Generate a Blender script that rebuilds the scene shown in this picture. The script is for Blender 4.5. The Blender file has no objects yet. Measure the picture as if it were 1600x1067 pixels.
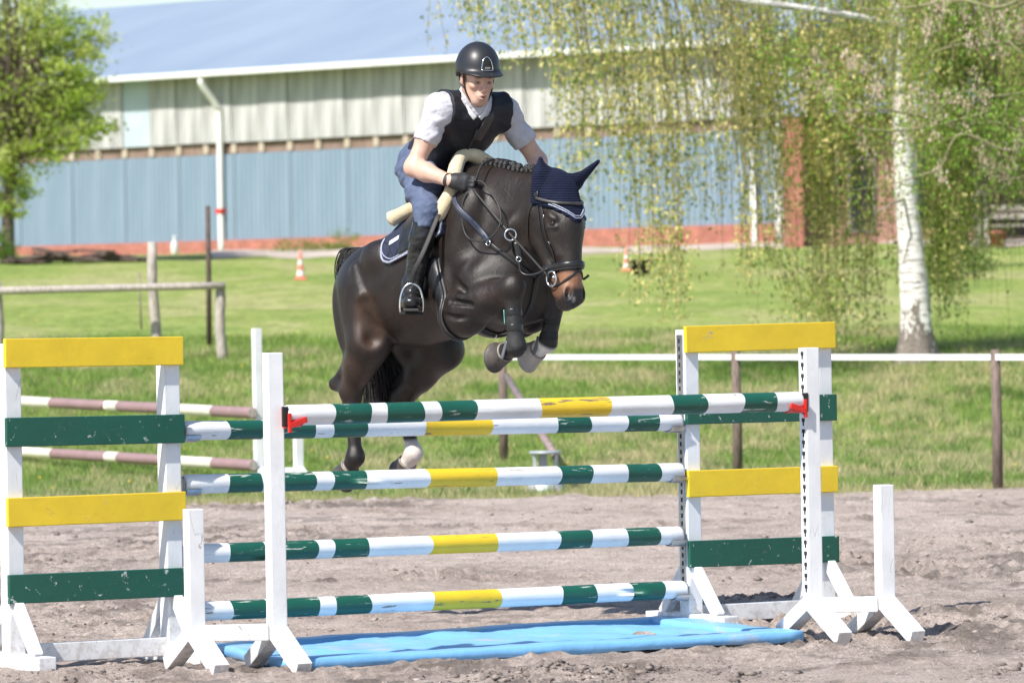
import bpy, bmesh, math, random
import numpy as np
from mathutils import Vector, Matrix
from mathutils.bvhtree import BVHTree

random.seed(7)
RNG = np.random.default_rng(11)
scene = bpy.context.scene
COL = scene.collection

# ------------------------------------------------------------------ camera
FPX, UC, VH, ZC, ROLL = 8000.0, 800.0, 480.0, 1.6, 0.0175   # focal length in photo pixels, horizon, eye height, roll
cs, sn = math.cos(ROLL), math.sin(ROLL)
cam_data = bpy.data.cameras.new('camera')
cam_data.sensor_width = 36.0
cam_data.lens = FPX / 1600.0 * 36.0
cam_data.shift_y = -(533.5 - VH) / 1600.0
cam_data.clip_start = 0.5
cam_data.clip_end = 3000.0
cam_data.dof.use_dof = True
cam_data.dof.focus_distance = 24.9
cam_data.dof.aperture_fstop = 6.0
cam = bpy.data.objects.new('camera', cam_data)
cam.matrix_world = Matrix.Translation((0, 0, ZC)) @ Matrix.Rotation(math.radians(90), 4, 'X') @ Matrix.Rotation(-ROLL, 4, 'Z')
COL.objects.link(cam)
scene.camera = cam

# ------------------------------------------------------------------ sky, sun, exposure
SUN_DIR = Vector((-0.46, -0.52, 0.76)).normalized()      # towards the sun
world = bpy.data.worlds.new('World')
scene.world = world
world.use_nodes = True
wn = world.node_tree
for n in list(wn.nodes):
    wn.nodes.remove(n)
sky = wn.nodes.new('ShaderNodeTexSky')
sky.sky_type = 'NISHITA'
sky.sun_disc = False
sky.sun_elevation = math.asin(SUN_DIR.z)
sky.sun_rotation = math.atan2(SUN_DIR.x, SUN_DIR.y)
sky.air_density = 1.0
sky.dust_density = 0.5
sky.ozone_density = 1.0
bg = wn.nodes.new('ShaderNodeBackground')
bg.inputs['Strength'].default_value = 0.11
wo = wn.nodes.new('ShaderNodeOutputWorld')
wn.links.new(sky.outputs[0], bg.inputs[0])
wn.links.new(bg.outputs[0], wo.inputs[0])
sun_data = bpy.data.lights.new('sun', 'SUN')
sun_data.energy = 4.9
sun_data.angle = math.radians(0.9)
sun_data.color = (1.0, 0.95, 0.87)
sun = bpy.data.objects.new('sun', sun_data)
sun.rotation_euler = SUN_DIR.to_track_quat('Z', 'Y').to_euler()
sun.location = (-20, -10, 30)
COL.objects.link(sun)
scene.view_settings.view_transform = 'Standard'
scene.view_settings.look = 'None'
scene.view_settings.exposure = 0.52
scene.view_settings.gamma = 1.0
scene.view_settings.use_curve_mapping = False
scene.cycles.max_bounces = 6
scene.cycles.transparent_max_bounces = 8

# ------------------------------------------------------------------ helpers: photo pixel + distance -> place in the world
def P(u, v, Y):
    du, dv = u - UC, v - VH
    xs = cs * du - sn * dv
    ys = sn * du + cs * dv
    return Vector((xs * Y / FPX, Y, ZC - ys * Y / FPX))

PROF_Y = np.array([-50, 42, 49, 54, 60, 75, 91, 105, 116, 131, 160, 400])
PROF_Z = np.array([0, 0, .03, .36, .85, 1.55, 2.15, 2.65, 2.96, 3.0, 3.1, 3.4])
def H(y):
    return sum(np.interp(y + d, PROF_Y, PROF_Z) * w for d, w in ((-3, .15), (-1.5, .22), (0, .26), (1.5, .22), (3, .15)))
def hit(u, v):
    """where the line of sight through a photo pixel meets the ground"""
    lo = 12.0
    y = lo
    while y < 200:
        p = P(u, v, y)
        if p.z <= H(y):
            return Vector((p.x, y, float(H(y))))
        y += 0.05
    p = P(u, v, 130)
    return Vector((p.x, 130, float(H(130))))
def G(u, Y):
    p = P(u, 700, Y)
    return Vector((p.x, Y, float(H(Y))))

# ------------------------------------------------------------------ helpers: objects
def tag(o, label=None, cat=None, group=None, kind=None):
    if label: o['label'] = label
    if cat: o['category'] = cat
    if group: o['group'] = group
    if kind: o['kind'] = kind
    return o
def empty(name, loc=(0, 0, 0), label=None, cat=None, group=None, matrix=None):
    o = bpy.data.objects.new(name, None)
    o.empty_display_size = 0.2
    COL.objects.link(o)
    if matrix is not None: o.matrix_world = matrix
    else: o.location = loc
    return tag(o, label, cat, group)
def link(name, me, mat=None, parent=None, matrix=None):
    o = bpy.data.objects.new(name, me)
    COL.objects.link(o)
    if mat is not None:
        for m in (mat if isinstance(mat, (list, tuple)) else [mat]):
            me.materials.append(m)
    if parent is not None:
        o.parent = parent
        if matrix is None and parent.type == 'EMPTY' and parent.get('worldmesh'):
            o.matrix_parent_inverse = Matrix.Translation(parent.location).inverted()
    if matrix is not None: o.matrix_world = matrix
    return o
def np_mesh(name, V, F, smooth=True, cols=None, mats=None):
    """V (n,3); F (m,k) index array"""
    V = np.asarray(V, np.float32); F = np.asarray(F, np.int32)
    me = bpy.data.meshes.new(name)
    m, k = F.shape
    me.vertices.add(len(V)); me.vertices.foreach_set('co', V.ravel())
    me.loops.add(m * k); me.loops.foreach_set('vertex_index', F.ravel())
    me.polygons.add(m); me.polygons.foreach_set('loop_start', np.arange(0, m * k, k, dtype=np.int32))
    if smooth: me.polygons.foreach_set('use_smooth', np.ones(m, bool))
    if mats is not None: me.polygons.foreach_set('material_index', np.asarray(mats, np.int32))
    me.update(calc_edges=True)
    if cols is not None:
        a = me.attributes.new('Col', 'FLOAT_COLOR', 'POINT')
        c = np.ones((len(V), 4), np.float32); c[:, :3] = cols
        a.data.foreach_set('color', c.ravel())
    return me
def bm_mesh(name, bm, smooth=False):
    me = bpy.data.meshes.new(name)
    bmesh.ops.recalc_face_normals(bm, faces=bm.faces)
    bm.to_mesh(me); bm.free()
    if smooth:
        me.polygons.foreach_set('use_smooth', np.ones(len(me.polygons), bool))
    return me
def add_beam(bm, p0, p1, w, h, up=(0, 0, 1), bevel=0.004, t0=None, mi=0):
    """box from p0 to p1, w across, h along up"""
    p0, p1 = Vector(p0), Vector(p1)
    d = (p1 - p0).normalized()
    up = Vector(up)
    s = d.cross(up).normalized()
    u = s.cross(d).normalized()
    vs = []
    for p in (p0, p1):
        for a, b in ((-1, -1), (1, -1), (1, 1), (-1, 1)):
            vs.append(bm.verts.new(p + s * (a * w / 2) + u * (b * h / 2)))
    fs = [(0, 1, 2, 3), (7, 6, 5, 4), (0, 4, 5, 1), (1, 5, 6, 2), (2, 6, 7, 3), (3, 7, 4, 0)]
    faces = [bm.faces.new([vs[i] for i in f]) for f in fs]
    for f in faces: f.material_index = mi
    if bevel:
        es = {e for f in faces for e in f.edges}
        r = bmesh.ops.bevel(bm, geom=list(es), offset=bevel, segments=2, profile=0.6, affect='EDGES')
        for f in r['faces']: f.material_index = mi
def beam(name, p0, p1, w, h, mat, parent=None, up=(0, 0, 1), bevel=0.004):
    bm = bmesh.new(); add_beam(bm, p0, p1, w, h, up, bevel)
    return link(name, bm_mesh(name, bm), mat, parent)
def catmull(pts, n=8):
    pts = [np.asarray(p, float) for p in pts]
    if len(pts) < 3:
        return [pts[0] + (pts[-1] - pts[0]) * i / n for i in range(n + 1)]
    q = [2 * pts[0] - pts[1]] + pts + [2 * pts[-1] - pts[-2]]
    out = []
    for i in range(1, len(q) - 2):
        for j in range(n):
            t = j / n
            out.append(0.5 * ((2 * q[i]) + (q[i + 1] - q[i - 1]) * t + (2 * q[i - 1] - 5 * q[i] + 4 * q[i + 1] - q[i + 2]) * t * t + (-q[i - 1] + 3 * q[i] - 3 * q[i + 1] + q[i + 2]) * t ** 3))
    out.append(pts[-1])
    return out
def tube_arrays(pts, rad, n=8, cap=True):
    pts = np.asarray(pts, float)
    m = len(pts)
    rad = np.broadcast_to(np.asarray(rad, float), (m,)) if np.ndim(rad) < 1 or len(np.atleast_1d(rad)) == m else np.interp(np.linspace(0, 1, m), np.linspace(0, 1, len(rad)), rad)
    tan = np.gradient(pts, axis=0)
    tan /= np.linalg.norm(tan, axis=1, keepdims=True) + 1e-12
    ref = np.array([0, 0, 1.0]) if abs(tan[0, 2]) < 0.9 else np.array([1.0, 0, 0])
    V = []
    s = np.cross(tan[0], ref); s /= np.linalg.norm(s)
    for i in range(m):
        s = s - tan[i] * np.dot(s, tan[i]); s /= np.linalg.norm(s) + 1e-12
        b = np.cross(tan[i], s)
        ang = np.arange(n) * 2 * math.pi / n
        V.append(pts[i] + rad[i] * (np.cos(ang)[:, None] * s + np.sin(ang)[:, None] * b))
    V = np.concatenate(V)
    F = []
    for i in range(m - 1):
        for j in range(n):
            F.append((i * n + j, i * n + (j + 1) % n, (i + 1) * n + (j + 1) % n, (i + 1) * n + j))
    if cap:
        c0 = len(V); V = np.vstack([V, pts[0], pts[-1]])
        for j in range(n):
            F.append((c0, (j + 1) % n, j, c0))
            F.append((c0 + 1, (m - 1) * n + j, (m - 1) * n + (j + 1) % n, c0 + 1))
    return V, F
def poly_mesh(name, V, F, smooth=True):
    me = bpy.data.meshes.new(name)
    F = [tuple(dict.fromkeys(int(i) for i in f)) for f in F]
    me.from_pydata([tuple(map(float, v)) for v in V], [], F)
    if smooth: me.polygons.foreach_set('use_smooth', np.ones(len(me.polygons), bool))
    me.update()
    return me
def tube(name, pts, rad, mat, parent=None, n=8, smooth_path=0):
    if smooth_path: pts = catmull(pts, smooth_path)
    V, F = tube_arrays(pts, rad, n)
    return link(name, poly_mesh(name, V, F), mat, parent)
def copy_tree(o, parent=None):
    c = o.copy(); COL.objects.link(c)
    if parent is not None: c.parent = parent; c.matrix_parent_inverse = o.matrix_parent_inverse.copy()
    for ch in list(o.children): copy_tree(ch, c)
    return c
# ------------------------------------------------------------------ numpy noise
def vnoise(x, y, seed=0):
    xi = np.floor(x).astype(np.int64); yi = np.floor(y).astype(np.int64)
    fx = x - xi; fy = y - yi
    fx = fx * fx * fx * (fx * (fx * 6 - 15) + 10); fy = fy * fy * fy * (fy * (fy * 6 - 15) + 10)
    def h(a, b):
        n = (a * 374761393 + b * 668265263 + seed * 2147483647) & 0xffffffff
        n = ((n ^ (n >> 13)) * 1274126177) & 0xffffffff
        return ((n ^ (n >> 16)) & 0xffff) / 65535.0
    return (h(xi, yi) * (1 - fx) + h(xi + 1, yi) * fx) * (1 - fy) + (h(xi, yi + 1) * (1 - fx) + h(xi + 1, yi + 1) * fx) * fy
def fbm(x, y, oct=4, seed=0, gain=0.5):
    s = 0; a = 1; t = 0
    for o in range(oct):
        s = s + a * vnoise(x * 2 ** o + 17.3 * o, y * 2 ** o - 9.1 * o, seed + o); t += a; a *= gain
    return s / t

# ------------------------------------------------------------------ materials
def new_mat(name):
    m = bpy.data.materials.new(name); m.use_nodes = True
    nt = m.node_tree
    return m, nt, nt.nodes['Principled BSDF']
def N(nt, t, **kw):
    n = nt.nodes.new(t)
    for k, v in kw.items(): setattr(n, k, v)
    return n
def coords(nt, kind='Object', scale=(1, 1, 1)):
    tc = N(nt, 'ShaderNodeTexCoord'); mp = N(nt, 'ShaderNodeMapping')
    nt.links.new(tc.outputs[kind], mp.inputs[0]); mp.inputs['Scale'].default_value = scale
    return mp.outputs[0]
def noise(nt, vec, scale, detail=4, rough=0.55, dist=0.0):
    n = N(nt, 'ShaderNodeTexNoise'); n.inputs['Scale'].default_value = scale; n.inputs['Detail'].default_value = detail
    n.inputs['Roughness'].default_value = rough; n.inputs['Distortion'].default_value = dist
    if vec is not None: nt.links.new(vec, n.inputs['Vector'])
    return n.outputs['Fac']
def ramp(nt, fac, stops):
    r = N(nt, 'ShaderNodeValToRGB')
    el = r.color_ramp.elements
    while len(el) < len(stops): el.new(0.5)
    for e, (p, c) in zip(el, stops):
        e.position = p; e.color = (*c, 1) if len(c) == 3 else c
    nt.links.new(fac, r.inputs[0])
    return r.outputs[0]
def mix(nt, fac, a, b, mode='MIX'):
    m = N(nt, 'ShaderNodeMix', data_type='RGBA', blend_type=mode)
    for sock, val in ((m.inputs[0], fac), (m.inputs[6], a), (m.inputs[7], b)):
        if isinstance(val, (int, float)): sock.default_value = val
        elif isinstance(val, tuple): sock.default_value = (*val, 1)
        else: nt.links.new(val, sock)
    return m.outputs[2]
def bump(nt, b, fac, strength, dist):
    n = N(nt, 'ShaderNodeBump'); n.inputs['Strength'].default_value = strength; n.inputs['Distance'].default_value = dist
    nt.links.new(fac, n.inputs['Height'])
    nt.links.new(n.outputs[0], b.inputs['Normal'])
    return n
def mat_noise(name, c1, c2, scale=8, rough=0.6, bump_s=0.0, bump_d=0.01, bump_scale=None, metal=0.0, spec=0.5, stretch=(1, 1, 1), lo=.35, hi=.65, detail=5):
    m, nt, b = new_mat(name)
    vec = coords(nt, 'Object', stretch)
    f = noise(nt, vec, scale, detail)
    nt.links.new(ramp(nt, f, [(lo, c1), (hi, c2)]), b.inputs['Base Color'])
    b.inputs['Roughness'].default_value = rough; b.inputs['Metallic'].default_value = metal
    b.inputs['Specular IOR Level'].default_value = spec
    if bump_s: bump(nt, b, noise(nt, vec, bump_scale or scale * 4, 6), bump_s, bump_d)
    return m
def mat_attr(name, rough=0.6, spec=0.5, var=0.25, scale=30, bump_s=0.0, bump_d=0.004, bump_scale=80, stretch=(1, 1, 1), trans=0.0):
    m, nt, b = new_mat(name)
    at = N(nt, 'ShaderNodeAttribute', attribute_name='Col')
    vec = coords(nt, 'Object', stretch)
    f = noise(nt, vec, scale, 4)
    g = ramp(nt, f, [(.3, (1 - var,) * 3), (.7, (1 + var * .6,) * 3)])
    col = mix(nt, 1.0, at.outputs['Color'], g, 'MULTIPLY')
    nt.links.new(col, b.inputs['Base Color'])
    b.inputs['Roughness'].default_value = rough; b.inputs['Specular IOR Level'].default_value = spec
    if bump_s: bump(nt, b, noise(nt, vec, bump_scale, 5), bump_s, bump_d)
    if trans:
        out = nt.nodes['Material Output']
        tr = N(nt, 'ShaderNodeBsdfTranslucent'); nt.links.new(col, tr.inputs['Color'])
        ms = N(nt, 'ShaderNodeMixShader'); ms.inputs[0].default_value = trans
        nt.links.new(b.outputs[0], ms.inputs[1]); nt.links.new(tr.outputs[0], ms.inputs[2])
        nt.links.new(ms.outputs[0], out.inputs['Surface'])
    return m
def mat_paint(name, col, under, chip=0.66, rough=0.42, dirt=0.25, grain=(1, 1, 1), chips_scale=9.0, mud=False):
    """old paint: slight tone changes, hair cracks along the grain, chips down to the wood, dirt"""
    m, nt, b = new_mat(name)
    raw = coords(nt, 'Object')
    oi = N(nt, 'ShaderNodeObjectInfo')                       # every board and pole wears differently
    mu = N(nt, 'ShaderNodeMath', operation='MULTIPLY'); mu.inputs[1].default_value = 61.0; nt.links.new(oi.outputs['Random'], mu.inputs[0])
    cb = N(nt, 'ShaderNodeCombineXYZ'); nt.links.new(mu.outputs[0], cb.inputs[0]); nt.links.new(mu.outputs[0], cb.inputs[1])
    va = N(nt, 'ShaderNodeVectorMath', operation='ADD'); nt.links.new(raw, va.inputs[0]); nt.links.new(cb.outputs[0], va.inputs[1])
    vec = va.outputs[0]
    mg = N(nt, 'ShaderNodeMapping'); mg.inputs['Scale'].default_value = grain; nt.links.new(vec, mg.inputs[0]); vg = mg.outputs[0]
    tone = noise(nt, vec, 5, 4)
    c = mix(nt, 1.0, col, ramp(nt, tone, [(.25, (.86,) * 3), (.75, (1.06,) * 3)]), 'MULTIPLY')
    dn = noise(nt, vg, 34, 6, .75)
    c = mix(nt, ramp(nt, dn, [(.56, (0,) * 3), (.75, (dirt,) * 3)]), c, (.20, .17, .14))
    cn = noise(nt, vg, chips_scale, 8, .72, .5)
    chips = ramp(nt, cn, [(chip, (0,) * 3), (chip + .01, (1,) * 3)])
    c = mix(nt, chips, c, under)
    # hair cracks along the grain
    vor = N(nt, 'ShaderNodeTexVoronoi', feature='DISTANCE_TO_EDGE'); vor.inputs['Scale'].default_value = 16; nt.links.new(coords(nt, 'Object', tuple(g_ * (.25 if g_ == min(grain) else 1.0) for g_ in grain) if min(grain) != max(grain) else (.5, .5, 1.6)), vor.inputs['Vector'])
    brk = noise(nt, vec, 7, 3)
    ck = N(nt, 'ShaderNodeMath', operation='LESS_THAN'); ck.inputs[1].default_value = .007; nt.links.new(vor.outputs['Distance'], ck.inputs[0])
    cm = N(nt, 'ShaderNodeMath', operation='MULTIPLY'); nt.links.new(ck.outputs[0], cm.inputs[0]); nt.links.new(ramp(nt, brk, [(.56, (0,) * 3), (.66, (.5,) * 3)]), cm.inputs[1])
    c = mix(nt, cm.outputs[0], c, tuple(.35 * x for x in under))
    if mud:
        # splashed sand near the ground
        sp = N(nt, 'ShaderNodeSeparateXYZ'); nt.links.new(raw, sp.inputs[0])
        mr = N(nt, 'ShaderNodeMapRange'); mr.inputs[1].default_value = .0; mr.inputs[2].default_value = .5; mr.inputs[3].default_value = .20; mr.inputs[4].default_value = -.12
        nt.links.new(sp.outputs[2], mr.inputs[0])
        ma = N(nt, 'ShaderNodeMath', operation='ADD'); nt.links.new(mr.outputs[0], ma.inputs[0]); nt.links.new(noise(nt, vec, 26, 6, .7), ma.inputs[1])
        c = mix(nt, ramp(nt, ma.outputs[0], [(.60, (0,) * 3), (.76, (.5,) * 3)]), c, (.42, .36, .32))
    nt.links.new(c, b.inputs['Base Color'])
    b.inputs['Roughness'].default_value = rough
    bump(nt, b, noise(nt, vg, 30, 6, .65), 0.35, 0.004)
    return m
M = {}
WHITE, YEL, GRN = (.80, .81, .83), (.83, .58, .030), (.008, .092, .062)
M['white'] = mat_paint('white_paint', WHITE, (.42, .38, .34), chip=.67, dirt=.14, grain=(1, 1, .5), mud=True)
M['yellow'] = mat_paint('yellow_paint', YEL, (.40, .36, .36), chip=.66, dirt=.10, grain=(1, 1, 1), chips_scale=7)
M['green'] = mat_paint('green_paint', GRN, (.50, .54, .52), chip=.622, dirt=.06, grain=(1, 1, 1), rough=.38, chips_scale=22)
M['pole_white'] = mat_paint('pole_white_paint', WHITE, (.25, .21, .18), chip=.632, dirt=.22, chips_scale=6, grain=(.35, 3, 3), rough=.5)
M['pole_yellow'] = mat_paint('pole_yellow_paint', (.78, .53, .028), (.20, .15, .10), chip=.615, dirt=.2, chips_scale=8, grain=(.35, 3, 3), rough=.5)
M['pole_green'] = mat_paint('pole_green_paint', GRN, (.50, .53, .48), chip=.608, dirt=.06, chips_scale=12, grain=(.35, 3, 3), rough=.45)
M['galv'] = mat_noise('galvanised_steel', (.35, .37, .39), (.55, .57, .60), 14, .42, metal=.85)
M['steel'] = mat_noise('polished_steel', (.62, .62, .63), (.75, .75, .76), 20, .22, metal=1.0)
M['dark'] = mat_noise('dark_slot', (.015, .014, .014), (.03, .03, .03), 10, .8)
M['red_plastic'] = mat_noise('red_plastic', (.62, .015, .012), (.75, .03, .02), 30, .4)
M['tarp'] = mat_noise('blue_tarpaulin', (.17, .41, .72), (.24, .48, .77), 5, .38, .8, .016, 11)
M['wood_grey'] = mat_noise('weathered_wood', (.30, .26, .23), (.52, .47, .43), 9, .85, .5, .01, 30, stretch=(6, 6, 1))
M['wood_dark'] = mat_noise('dark_wood', (.055, .04, .032), (.14, .10, .085), 9, .85, .5, .01, 30, stretch=(6, 6, 1))
M['wood_brown'] = mat_noise('brown_wood', (.10, .075, .06), (.22, .165, .14), 9, .85, .5, .01, 30, stretch=(6, 6, 1))
M['rust'] = mat_noise('rusty_pipe', (.16, .11, .10), (.32, .25, .25), 12, .6, .3, .004, 60)
M['pvc'] = mat_noise('white_rail', (.78, .79, .80), (.83, .84, .85), 3, .4)
M['purple'] = mat_paint('purple_paint', (.30, .19, .20), (.52, .46, .42), chip=.66, grain=(.35, 3, 3), rough=.6)
M['cream'] = mat_paint('cream_paint', (.74, .71, .60), (.42, .38, .32), chip=.72, grain=(.35, 3, 3), rough=.6)
# ================================================================== SETTING
def mat_grass_ground():
    m, nt, b = new_mat('meadow')
    v1 = coords(nt, 'Object', (1, .45, 1))
    big = noise(nt, v1, .35, 4, .6, .3)
    mid = noise(nt, v1, 2.2, 5, .65, .5)
    fine = noise(nt, coords(nt, 'Object', (1, .5, 1)), 22, 6, .7)
    c = ramp(nt, mid, [(.30, (.19, .23, .065)), (.48, (.28, .345, .095)), (.60, (.35, .415, .125)), (.72, (.54, .48, .28))])
    c2 = ramp(nt, big, [(.36, (.15, .25, .045)), (.5, (.27, .33, .085)), (.62, (.46, .41, .22))])
    c = mix(nt, .5, c, c2)
    tuft = noise(nt, coords(nt, 'Object', (1, .35, 1)), 7, 5, .7, .8)
    c = mix(nt, 1.0, c, ramp(nt, tuft, [(.32, (.66, .72, .6)), (.5, (1, 1, 1)), (.7, (1.28, 1.2, 1.2))]), 'MULTIPLY')
    c = mix(nt, 1.0, c, ramp(nt, fine, [(.25, (.62,) * 3), (.75, (1.25,) * 3)]), 'MULTIPLY')
    nt.links.new(c, b.inputs['Base Color']); b.inputs['Roughness'].default_value = .9; b.inputs['Specular IOR Level'].default_value = .15
    bump(nt, b, noise(nt, v1, 40, 5, .7), .7, .04)
    return m
M['meadow'] = mat_grass_ground()
def grid_mesh(name, xs, ys, zf, smooth=True):
    X, Y = np.meshgrid(xs, ys)
    Z = zf(X, Y)
    V = np.stack([X, Y, Z], -1).reshape(-1, 3)
    nx, ny = len(xs), len(ys)
    i = np.arange(ny - 1)[:, None] * nx + np.arange(nx - 1)[None, :]
    F = np.stack([i, i + 1, i + nx + 1, i + nx], -1).reshape(-1, 4)
    return np_mesh(name, V, F, smooth)
def sym(a, b, fine, far, nfar):
    mid = np.arange(a, b + 1e-6, fine)
    t = np.linspace(0, 1, nfar + 1)[1:] ** 2
    return np.concatenate([(a - far * t)[::-1], mid, b + far * t])
ARENA_END = 42.7
def edge_line(x):
    return ARENA_END + .75 * (fbm(x * .9, x * 0 + 3.3, 4, 5, .6) - .5) * 2
def bumps(x, y):
    k = np.clip((y - 43) / 8, 0, 1)
    return k * .16 * (fbm(x * .35, y * .25, 4, 21) - .5)
def ground_z(x, y):
    z = H(y) + bumps(x, y)
    return z - .12 * np.clip((edge_line(x) + .1 - y) / .5, 0, 1)
def surf(x, y):
    return float(H(y) + bumps(np.array(float(x)), np.array(float(y))))
ground = link('ground', grid_mesh('ground', sym(-9, 9, .25, 260, 30), np.concatenate([np.linspace(-30, 41, 30), np.arange(41.3, 70, .25), np.arange(70.5, 140, 1.0), np.linspace(145, 900, 40)]), ground_z), M['meadow'])
tag(ground, kind='structure')

def mat_sand():
    m, nt, b = new_mat('arena_sand')
    v = coords(nt, 'Object', (1, .6, 1))
    big = noise(nt, v, .8, 5, .6, .6); mid = noise(nt, v, 5, 6, .65, .4); fine = noise(nt, v, 60, 6, .7)
    c = ramp(nt, mid, [(.3, (.30, .242, .216)), (.46, (.50, .42, .382)), (.72, (.66, .575, .53))])
    c = mix(nt, .45, c, ramp(nt, big, [(.35, (.42, .35, .315)), (.62, (.66, .575, .53))]))
    c = mix(nt, 1.0, c, ramp(nt, fine, [(.3, (.62,) * 3), (.7, (1.2,) * 3)]), 'MULTIPLY')
    damp = N(nt, 'ShaderNodeAttribute', attribute_name='Col')
    c = mix(nt, 1.0, c, damp.outputs['Color'], 'MULTIPLY')
    nt.links.new(c, b.inputs['Base Color']); b.inputs['Roughness'].default_value = .95; b.inputs['Specular IOR Level'].default_value = .15
    bump(nt, b, noise(nt, v, 26, 8, .8, .5), 1.0, .07)
    return m
M['sand'] = mat_sand()
MOUNDS = [(hit(cu, cv), w, hh) for cu, cv, w, hh in ((870, 1058, .30, .075), (905, 1062, .20, .06), (1010, 1060, .16, .05), (770, 1066, .12, .04), (1180, 1064, .14, .045), (80, 1066, .3, .05), (1592, 1050, .14, .05), (500, 953, .18, .05), (1165, 945, .18, .06), (1450, 905, .3, .05), (1300, 880, .4, .05), (700, 905, .5, .05))]
def sand_height(x, y):
    ch = np.clip((fbm(x * .55 + 3, y * .33, 3, 8) - .40) * 3.2, 0, 1)         # trampled zones
    md = 0
    for c_, w_, h_ in MOUNDS: md = md + h_ * np.exp(-((x - c_.x) / w_) ** 2 - ((y - c_.y) / (w_ * 1.1)) ** 2)
    ch = np.clip(ch + md * 14, 0, 1.3)
    crumb = fbm(x * 11, y * 9, 4, 131, .72) - .5
    lump = np.abs(fbm(x * 4.2, y * 3.2, 4, 31) - .5) * 2
    fine = fbm(x * 14, y * 10, 3, 77) - .5
    broad = fbm(x * .9, y * .7, 2, 3) - .5
    rut = np.abs(fbm(x * 1.1 + 9, y * 2.4, 4, 301) - .5) * 2
    z = .004 + .03 * broad + (.014 + .05 * ch) * (.35 - lump) + (.014 + .045 * ch) * fine + .035 * (.3 - rut) + (.018 + .05 * ch) * crumb + md * (.45 + 1.0 * crumb)
    z = .004 + (z - .004) * np.clip(.5 + (y - 23.2) * .4, .5, 1)
    return z, ch
def make_sand():
    xs = sym(-4.6, 4.6, .017, 40, 26)
    ys = np.concatenate([np.linspace(2, 20.4, 30), np.arange(20.5, 27, .02), np.arange(27, ARENA_END + .9, .045)])
    X, Y = np.meshgrid(xs, ys)
    Z, ch = sand_height(X, Y)
    # hoofprints: shallow bowls with a pushed-up rim, in rough tracks
    hr = np.random.default_rng(5)
    prints = []
    for _ in range(26):
        x0, y0 = hr.uniform(-4, 4), hr.uniform(21, 41); a = hr.uniform(-.5, .5) + (math.pi if hr.random() < .5 else 0)
        for k in range(12):
            prints.append((x0 + math.cos(a) * k * .45 + hr.normal(0, .12), y0 + math.sin(a) * k * .45 + hr.normal(0, .2)))
    fresh = np.zeros_like(Z)
    for px, py in prints:
        i0, i1 = np.searchsorted(xs, [px - .22, px + .22]); j0, j1 = np.searchsorted(ys, [py - .22, py + .22])
        if i0 >= i1 or j0 >= j1: continue
        dx, dy = X[j0:j1, i0:i1] - px, Y[j0:j1, i0:i1] - py
        q = np.sqrt(dx * dx + dy * dy) / hr.uniform(.06, .085)
        Z[j0:j1, i0:i1] += -.042 * np.exp(-q ** 4) + .020 * np.exp(-((q - 1.45) / .35) ** 2)
        fresh[j0:j1, i0:i1] += .8 * np.exp(-(q / 1.2) ** 4)
    e = edge_line(X)
    f = np.clip((e - Y) / .5 + .5, 0, 1)
    Z = Z * (.25 + .75 * f) - .10 * (1 - f) ** 2 + .004
    V = np.stack([X, Y, Z], -1).reshape(-1, 3)
    nx, ny = len(xs), len(ys)
    i = np.arange(ny - 1)[:, None] * nx + np.arange(nx - 1)[None, :]
    F = np.stack([i, i + 1, i + nx + 1, i + nx], -1).reshape(-1, 4)
    wet = np.clip((fbm(X * 3.2, Y * 2.6, 5, 55, .7) - .46) * 6, 0, 1) * np.clip(.12 + .8 * ch, 0, 1.2)
    wet = np.clip(wet + .7 * np.clip((fbm(X * .7 + 3, Y * 1.6, 5, 505, .62) - .52) * 5, 0, 1) * (fbm(X * 9, Y * 6, 3, 66) > .47) + .6 * np.clip(fresh, 0, 1), 0, 1)          # freshly turned, damp sand is darker
    c = (1 - .55 * wet)[..., None] * np.array([1.01, .985, .96]) * 1.48
    me = np_mesh('sand_arena', V, F, True, c.reshape(-1, 3))
    return link('sand_arena', me, M['sand'])
sand = make_sand(); tag(sand, kind='structure')

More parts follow.
